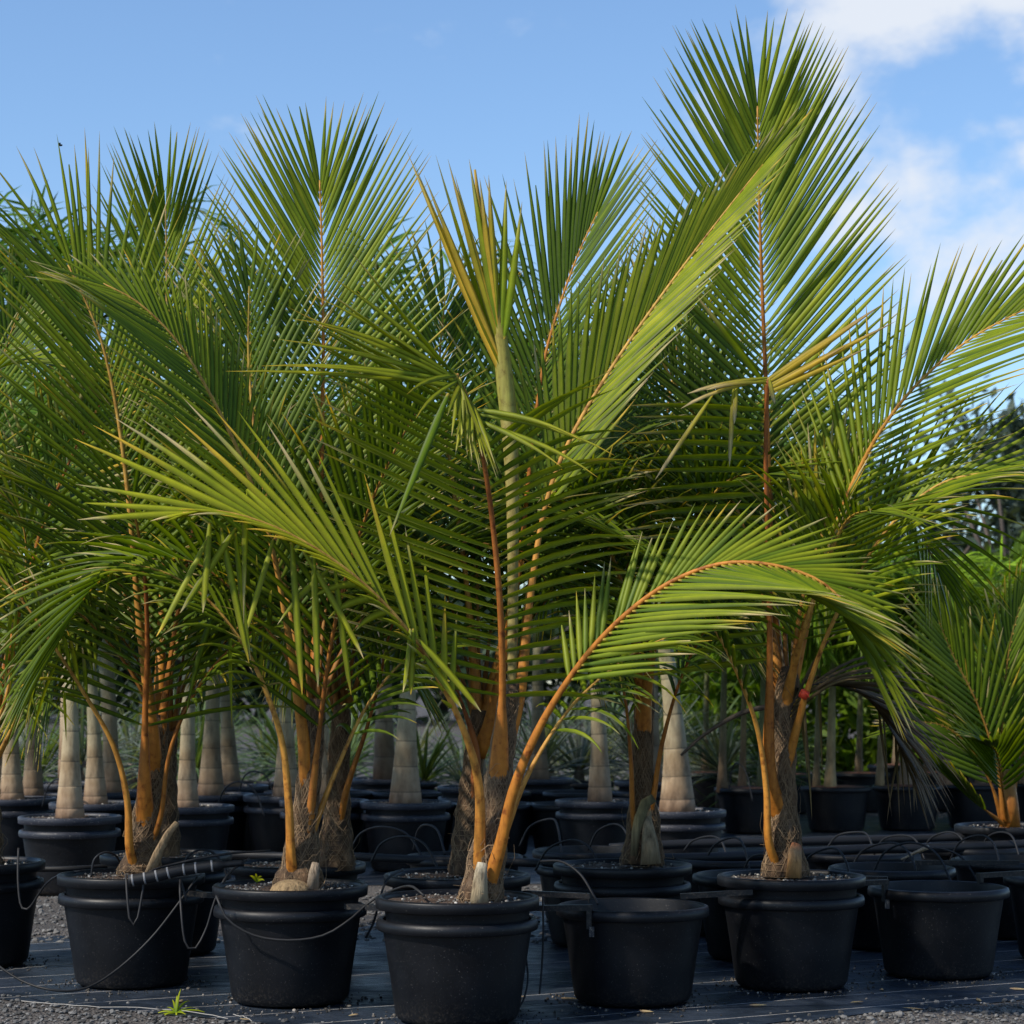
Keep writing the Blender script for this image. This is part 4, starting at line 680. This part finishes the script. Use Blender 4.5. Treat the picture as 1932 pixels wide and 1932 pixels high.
# ------------------------------------------------------------------ grey spiky shrubs, far pots, tree line
def spiky(X, Y, label, s=1.0, c=(.10, .12, .10)):
    rt = empty('spiky_shrub', (X, Y, 0)); tag(rt, label, 'shrub', 'grey spiky shrubs behind the bottle palms'); c = np.array(c); mb = MB(); tube(mb, [(X, Y, 0), (X, Y, .25 * s), (X, Y, .42 * s)], [.07 * s, .06 * s, .03 * s], 7, (.16, .12, .09)); mb.obj('stem', M['plain'], rt)
    mb = MB(); bt = Batch(3)
    for k in range(70):
        a = rng.uniform(0, 6.28); e = rng.uniform(-.1, 1.3); d = np.array([math.cos(a) * math.cos(e), math.sin(a) * math.cos(e), math.sin(e)]); q = c * rng.uniform(.6, 1.6); bt.put((X, Y, .38 * s), d, np.array([0, 0, 1.]) + d * .1, rng.uniform(.5, .95) * s, .04, .45, .3, 0, (q, q * 1.2, q))
    bt.into(mb); mb.obj('leaf_rosette', M['bgleaf'], rt); return rt
k = 0
for Y in (21.5, 24.0, 27.0):
    for px in np.arange(-60, 1480, 118):
        spiky((px + rng.uniform(-40, 40) - 966) / FPX * Y, Y + rng.normal(0, .4), 'grey green spiky rosette shrub behind the bottle palms', rng.uniform(.9, 1.35), (.075, .09, .08) if rng.random() < .5 else (.04, .07, .03))
for px, Y in [(p + rng.uniform(-20, 20), y) for y in (17.0, 18.8, 20.6) for p in np.arange(480, 1340, 150)]:
    make_socket((px - 966) / FPX * Y, Y, 'far empty black pot among the bottle palm rows', 'far empty pots among the bottle palms')
def tree(X, Y, h, w, label, c, n=2600, leaf=.35):
    rt = empty('broadleaf_tree', (X, Y, 0)); tag(rt, label, 'tree', 'trees on the horizon'); mb = MB(); tube(mb, [(X, Y, 0), (X + .1, Y, h * .3), (X - .1, Y, h * .55)], [.22, .17, .08], 8, (.09, .07, .055))
    for q in range(6):
        a = q * 1.05; tube(mb, [(X, Y, h * .35), (X + math.cos(a) * w * .25, Y + math.sin(a) * w * .25, h * .55), (X + math.cos(a) * w * .42, Y + math.sin(a) * w * .42, h * .72)], [.1, .07, .03], 6, (.09, .07, .055))
    mb.obj('trunk', M['plain'], rt); mb = MB(); cl = [(rng.normal(0, w * .26), rng.normal(0, w * .26), rng.uniform(.35, .95) * h, rng.uniform(.10, .22) * w) for q in range(24)]
    for q in range(n):
        cx, cy, cz, cr = cl[rng.integers(24)]; p = np.array([X + cx, Y + cy, cz]) + rng.normal(0, cr * .6, 3); d = unit(rng.normal(0, 1, 3)); e = unit(np.cross(d, rng.normal(0, 1, 3))); s = leaf * rng.uniform(.5, 1.2); cc_ = np.array(c) * rng.uniform(.5, 1.5)
        mb.add([p - d * s, p + e * s * .35, p + d * s, p - e * s * .35], [(0, 1, 2, 3)], cc_)
    mb.obj('crown', M['bgleaf'], rt, smooth=False); return rt
for k, (px, Y, h, w) in enumerate(((1915, 62, 8.9, 3.6), (2010, 66, 10.0, 6), (1800, 70, 6.4, 7), (1700, 66, 8.3, 6), (1600, 72, 7.5, 8), (1480, 70, 6.5, 8), (1330, 75, 6.0, 8))):
    tree((px - 966) / FPX * Y, Y, h, w, ['feathery dark tree on the horizon at the right edge', 'dark tree on the horizon cut by the right edge', 'tree on the horizon behind the lower right fronds', 'tree on the horizon right of the huge upright frond', 'tree on the horizon behind the huge upright frond', 'tree on the horizon hidden behind the tallest palm', 'low tree on the horizon right of centre'][k], (.06, .085, .07), 1500, .3)  # distance haze painted in as a lighter crown colour
for k, px in enumerate(np.arange(-80, 1300, 130)):
    tree((px - 966) / FPX * 74, 74 + rng.normal(0, 3), rng.uniform(3.0, 4.6), 9, 'low tree on the hazy horizon glimpsed between the palm trunks', (.035, .06, .035), 1200, .4)
# hedge of mixed dark foliage behind the right rows
mb = MB()
for q in range(15000):
    X = rng.uniform(2.0, 9.5); Y = rng.uniform(27, 31); z = rng.uniform(.1, 2.7 + .35 * math.sin(X * 2.1) + .2 * math.sin(X * 5.3)); d = unit(rng.normal(0, 1, 3) + (0, 0, -.4)); e = unit(np.cross(d, rng.normal(0, 1, 3))); s = rng.uniform(.08, .2); cc_ = GREEN * rng.uniform(.6, 1.7); p = np.array([X, Y, z])
    mb.add([p - d * s, p + e * s * .3, p + d * s, p - e * s * .3], [(0, 1, 2, 3)], cc_)
tag(mb.obj('hedge_foliage', M['bgleaf'], smooth=False), 'dense dark green foliage behind the young palms on the right', 'foliage', kind='stuff')
# ------------------------------------------------------------------ irrigation
BLK = (.012, .013, .016); GRY = (.022, .021, .022)
def hose(pts, label, r=.005, col=BLK, group='thin black drip hoses', name='drip_hose', n=28):
    S, _ = spline([W(*p) for p in pts], n); mb = MB(); tube(mb, S, r, 7, col); o = mb.obj(name, M['tube'], None, S[0]); tag(o, label, 'hose', group); return o
hose([(-20, 1810, 9.25), (40, 1850, 9.2), (100, 1868, 9.15), (160, 1865, 9.2), (220, 1830, 9.3), (285, 1770, 9.36), (340, 1700, 9.38), (372, 1655, 9.45)], 'thin hose lying along the ground and up the pot with the banded pipe', .005, (.018, .018, .019))
hose([(238, 1650, 9.44), (240, 1690, 9.4), (246, 1740, 9.38), (258, 1738, 9.38), (268, 1690, 9.4), (278, 1648, 9.42), (330, 1630, 9.5), (420, 1612, 9.5), (510, 1605, 9.6)], 'hose looping in a U over the rim of the pot with the banded pipe', .005, GRY)
hose([(352, 1700, 9.36), (340, 1660, 9.4), (342, 1720, 9.3), (350, 1780, 9.28), (368, 1790, 9.28), (390, 1750, 9.3), (405, 1700, 9.32), (430, 1650, 9.4), (470, 1620, 9.5)], 'long hose loop hanging right of the banded pipe', .005, GRY)
hose([(408, 1690, 8.96), (430, 1735, 8.93), (480, 1765, 8.92), (545, 1774, 8.91), (610, 1765, 8.92), (660, 1735, 8.94), (700, 1700, 9.0), (740, 1680, 8.9), (775, 1672, 8.7), (800, 1690, 8.6)], 'hose sagging across the pot front and up into the foremost pot', .005, (.018, .018, .019))
hose([(35, 1600, 10.2), (34, 1660, 10.15), (40, 1710, 10.12), (56, 1712, 10.1), (85, 1670, 10.0), (115, 1650, 9.9), (160, 1642, 9.9)], 'hose looping from the pot at the left edge', .005, GRY)
hose([(172, 1655, 9.7), (178, 1622, 9.7), (198, 1608, 9.72), (218, 1614, 9.75), (228, 1632, 9.8)], 'short hose arching beside the trunk on the banded pipe pot')
hose([(345, 1650, 9.8), (352, 1620, 9.8), (375, 1604, 9.8), (400, 1608, 9.8), (420, 1630, 9.8), (430, 1660, 9.8)], 'hose arch between the two left pots')
hose([(1020, 1625, 9.5), (1060, 1626, 9.4), (1095, 1650, 9.3), (1120, 1690, 9.2), (1128, 1705, 9.15)], 'hose bending down into the empty front pot')
hose([(1024, 1690, 8.95), (1025, 1760, 8.95), (1022, 1830, 8.95), (1018, 1875, 8.9)], 'hose hanging straight down right of the foremost pot', .004)
hose([(988, 1780, 8.95), (996, 1840, 8.9), (990, 1880, 8.85), (980, 1900, 8.8)], 'hose curving on the right flank of the foremost pot', .004)
hose([(690, 1770, 9.3), (705, 1740, 9.3), (716, 1700, 9.3), (730, 1660, 9.4), (760, 1640, 9.6)], 'hose slanting behind the foremost pot on its left')
GR = 'thin black hoses arching over the pot rows'
arcs = [(660, 720, 800, 1600, 1560, 12.0), (700, 760, 828, 1620, 1578, 11.4), (850, 880, 930, 1610, 1565, 12.2), (980, 1040, 1060, 1590, 1545, 12.5), (1010, 1080, 1140, 1640, 1585, 11.0), (1110, 1160, 1195, 1600, 1555, 12.0), (560, 610, 660, 1640, 1600, 11.0), (780, 805, 840, 1590, 1556, 12.3),
        (1290, 1340, 1375, 1605, 1578, 12.3), (1330, 1385, 1415, 1625, 1580, 11.6), (1400, 1440, 1480, 1640, 1612, 11.0), (1560, 1620, 1650, 1590, 1570, 12.4), (1650, 1700, 1745, 1600, 1576, 12.4), (1740, 1790, 1830, 1605, 1570, 12.5), (1850, 1890, 1925, 1600, 1570, 12.4), (1790, 1850, 1890, 1620, 1576, 12.0), (1600, 1680, 1735, 1640, 1590, 11.4), (1500, 1570, 1610, 1660, 1600, 10.8), (1640, 1720, 1800, 1655, 1590, 11.0), (1690, 1760, 1850, 1650, 1600, 11.6),
        (80, 110, 150, 1520, 1470, 15.5), (450, 480, 520, 1490, 1455, 17), (410, 450, 500, 1520, 1475, 16), (540, 575, 600, 1500, 1462, 17), (1375, 1390, 1420, 1490, 1440, 19)]
for a_, m_, b_, y0, y1, Y in arcs:
    hose([(a_, y0 + rng.uniform(0, 14), Y + .15), (a_ + (m_ - a_) * .35, y1 + (y0 - y1) * .3, Y + .1), (m_, y1, Y), (m_ + (b_ - m_) * .6, y1 + (y0 - y1) * .35, Y - .1), (b_, y0 + 22, Y - .2)], 'thin black drip hose arching over the pots in the inner rows', .0058, BLK, GR)
GP = 'thick black supply pipes across the pot rows'
def pipe(a, b, r, label, sag=.02):
    A, B_ = W(*a), W(*b); P = [A + (B_ - A) * k + np.array([0, rng.normal(0, .02), rng.normal(0, .004) - sag * 4 * k * (1 - k)]) for k in np.linspace(0, 1, 7)]
    S, _ = spline(P, 30); mb = MB(); tube(mb, S, r, 12, BLK); o = mb.obj('supply_pipe', M['tube'], None, S[0]); tag(o, label, 'pipe', GP); return o
pipe((1180, 1622, 11.6), (2050, 1588, 12.6), .026, 'thick black pipe lying across the empty pots on the right, nearer one', .0)
pipe((1150, 1598, 12.6), (2050, 1572, 13.2), .026, 'thick black pipe lying across the empty pots on the right, farther one', .0)
pipe((420, 1612, 12.2), (1160, 1632, 11.2), .022, 'thick black pipe crossing behind the foremost pot', .0)
pipe((60, 1638, 10.9), (560, 1632, 11.2), .014, 'slimmer black pipe crossing behind the left pots', .0)
# banded pipe on the second pot
rt = empty('banded_pipe', W(330, 1652, 9.42)); tag(rt, 'black pipe with pale bands lying over the pot rim, left side', 'pipe')
S, _ = spline([W(243, 1662, 9.40), W(290, 1654, 9.41), (W(340, 1642, 9.42)), W(400, 1634, 9.43), W(460, 1628, 9.45)], 30); mb = MB(); tube(mb, S, np.where(np.arange(30) < 24, .024, .014), 12, BLK); mb.obj('tube', M['tube'], rt)
for q in (1, 4, 7, 10, 14, 17, 21):
    mb = MB(); d = unit(S[q + 1] - S[q]); tube(mb, [S[q] - d * .004, S[q] - d * .002, S[q] + d * .002, S[q] + d * .004], [.0245, .0252, .0252, .0245], 12, (.22, .22, .23)); mb.obj('band', M['tube'], rt)
# plastic bars that tie neighbouring pots together
GB = 'black bars clipped between neighbouring pot rims'
def tie(a, b, label, hooks=(0, 1), pair=.0):
    A, B_ = np.array(a, float), np.array(b, float); rt = empty('pot_tie_bar', (A + B_) / 2); tag(rt, label, 'bar', GB); mb = MB(); box(mb, A, B_, .028, .022); mb.obj('bar', M['pot'], rt, smooth=False)
    for h in hooks:
        p = (A, B_)[h]; q = (B_, A)[h]; d = unit(q - p); mb = MB(); box(mb, p + d * .015 + (0, 0, -.0112), p + d * .015 + (0, 0, -.085), .024, .020, up=d); mb.obj('hook', M['pot'], rt, smooth=False)
        mb = MB(); box(mb, p + d * .006 + (0, -.014, -.075), p + d * .006 + (0, -.014, -.115), .020, .008, up=(0, 1, 0), col=(4, 4, 4)); mb.obj('clip_tab', M['pot'], rt, smooth=False)
def rimp(c, ang, r=.305, z=.408): return (c[0] + math.cos(R(ang)) * r, c[1] + math.sin(R(ang)) * r, z)
D_, E_, F_, G_, C_, B__ = (-.21, 8.73), (.49, 9.24), (1.19, 9.70), (1.888, 10.08), (-.9, 9.24), (-1.636, 9.78)
tie(rimp((-.235, 9.75), -20), (.33, 9.02 + .45, .412), 'upper black bar running from behind the foremost pot to the empty front pot', (1,))
tie((-.02, 9.02, .405), (.32, 8.99, .412), 'lower black bar between the foremost pot and the empty front pot', (1,))
tie((.70, 9.46, .412), (1.0, 9.46, .43), 'black bar between the empty front pot and the tallest palm pot', (0,))
tie((1.44, 9.86, .43), (1.64, 9.93, .43), 'black bar between the tallest palm pot and the empty right pot', (1,))
tie((1.25, 10.42, .412), (1.70, 10.30, .412), 'black bar behind the tallest palm pot', (1,))
tie((2.10, 10.26, .43), (2.46, 10.48, .43), 'black bar between the empty right pot and the pot at the right edge', (0,))
tie((1.95, 11.0, .43), (2.45, 11.0, .43), 'black bar across the inner pots at far right', (0,))
tie((-.66, 9.04, .412), (-.42, 8.92, .412), 'black bar between the foremost pot and its left neighbour', ())
tie((-1.40, 9.62, .412), (-1.14, 9.42, .412), 'black bar between the two pots left of the foremost one', ())

# ------------------------------------------------------------------ small things
c0 = W(332, 1912, 8.92); c0[2] = .006; rt = empty('weed', c0); tag(rt, 'small green rosette weed growing at the fabric edge, lower left', 'weed')
for a, e, l in ((200, .15, .10), (170, .35, .09), (130, .6, .08), (95, 1.0, .10), (80, 1.2, .11), (60, .8, .10), (40, .5, .11), (15, .35, .14), (-20, .2, .08), (230, .3, .08), (280, .3, .06), (320, .4, .06), (110, .9, .09)):
    a = R(a); d = np.array([math.cos(a) * math.cos(e), math.sin(a) * math.cos(e), math.sin(e)]); mb = MB(); leaflet(mb, c0, d, np.array([0, -.3, 1.]), l, .011, .7, .25, rng.normal(0, .3), (GREEN * 1.6, LIME * 1.2, LIME), 5, 0); mb.obj('leaf', M['leaf'], rt)
# strings frayed off the fabric edge
GS = 'pale strings frayed from the fabric edge'
for pts in ([(-10, 1838, 9.4), (60, 1830, 9.5), (140, 1822, 9.6)], [(40, 1894, 8.9), (160, 1904, 8.8), (280, 1908, 8.78), (370, 1916, 8.75), (430, 1928, 8.7)], [(440, 1920, 8.6), (460, 1924, 8.6), (475, 1932, 8.55)]):
    P = [np.array([(p[0] - 966) / FPX * (CAM_H * FPX / (p[1] - HOR)), CAM_H * FPX / (p[1] - HOR), .010]) for p in pts]; S, _ = spline(P, 20); S[:, 2] += rng.uniform(0, .004, 20); mb = MB(); tube(mb, S, .0017, 5, (.34, .32, .29)); tag(mb.obj('string', M['pebble'], None, S[0]), 'pale frayed string lying along the fabric edge', 'string', GS)
# soil crumbs and grit spilled round the pot feet
mb = MB()
for (X, Y) in ((-.21, 8.73), (-.9, 9.24), (-1.636, 9.78), (.49, 9.24), (1.19, 9.70), (1.888, 10.08), (-2.466, 10.46)):
    for k in range(150):
        a = rng.uniform(0, 6.28); rr_ = .24 + abs(rng.normal(0, .09)); q = rng.choice([.003, .0045, .007], p=[.5, .35, .15]); g = rng.choice([.02, .05, .12, .3], p=[.4, .35, .2, .05]); mb.add(ICV * q * rng.uniform(.7, 1.3, (12, 1)) + (X + rr_ * math.cos(a), Y + rr_ * math.sin(a), .007), ICF, (g, g * .88, g * .75))
tag(mb.obj('spilled_grit', M['pebble'], smooth=False), 'soil crumbs and grit spilled around the pot feet', 'grit', kind='stuff')
# fallen leaf bits
GL = 'dry leaf scraps on the ground fabric'
for X, Y in ((.5, 8.95), (.30, 9.9), (1.62, 8.98), (-.45, 9.6), (1.42, 9.2), (-1.0, 8.7), (.2, 9.3), (1.9, 9.3), (-1.35, 9.2), (.05, 9.35), (.95, 9.1), (2.1, 9.6), (-.6, 8.85), (1.55, 9.55)):
    mb = MB(); a = rng.uniform(0, 6.28); leaflet(mb, (X, Y, .012), (math.cos(a), math.sin(a), .05), np.array([0, 0, 1.]), rng.uniform(.05, .10), .02, .1, .4, .2, (BROWN * 1.5, TAN * .7, TAN), 4); tag(mb.obj('dry_leaf', M['dry'], None, (X, Y, .012)), 'dry leaf scrap lying on the black ground fabric', 'leaf', GL)
# dry branch on the far pots
mb = MB(); S, _ = spline([W(1700, 1622, 11.4), W(1720, 1612, 11.4), W(1752, 1598, 11.35)], 8); tube(mb, S, np.linspace(.004, .012, 8), 7, (.36, .27, .18)); tag(mb.obj('dry_stick', M['plain'], None, S[0]), 'pale dry stick lying across the empty pots on the right', 'stick')
# flying insect in the sky
c0 = W(114, 274, 9.5); rt = empty('insect', c0); tag(rt, 'tiny dark flying insect in the blue sky, upper left', 'insect'); mb = MB(); mb.add(ICV * (.010, .005, .005) + c0, ICF, (.02, .02, .02)); mb.obj('body', M['tube'], rt)
for s in (-1, 1):
    mb = MB(); mb.add([c0, c0 + (.004, s * .012, .008), c0 + (-.004, s * .014, .007), c0 + (-.006, s * .004, .002)], [(0, 1, 2, 3)], (.08, .08, .08)); mb.obj('wing', M['tube'], rt, smooth=False)

for o in bpy.data.objects:
    if '_w' in o: del o['_w']
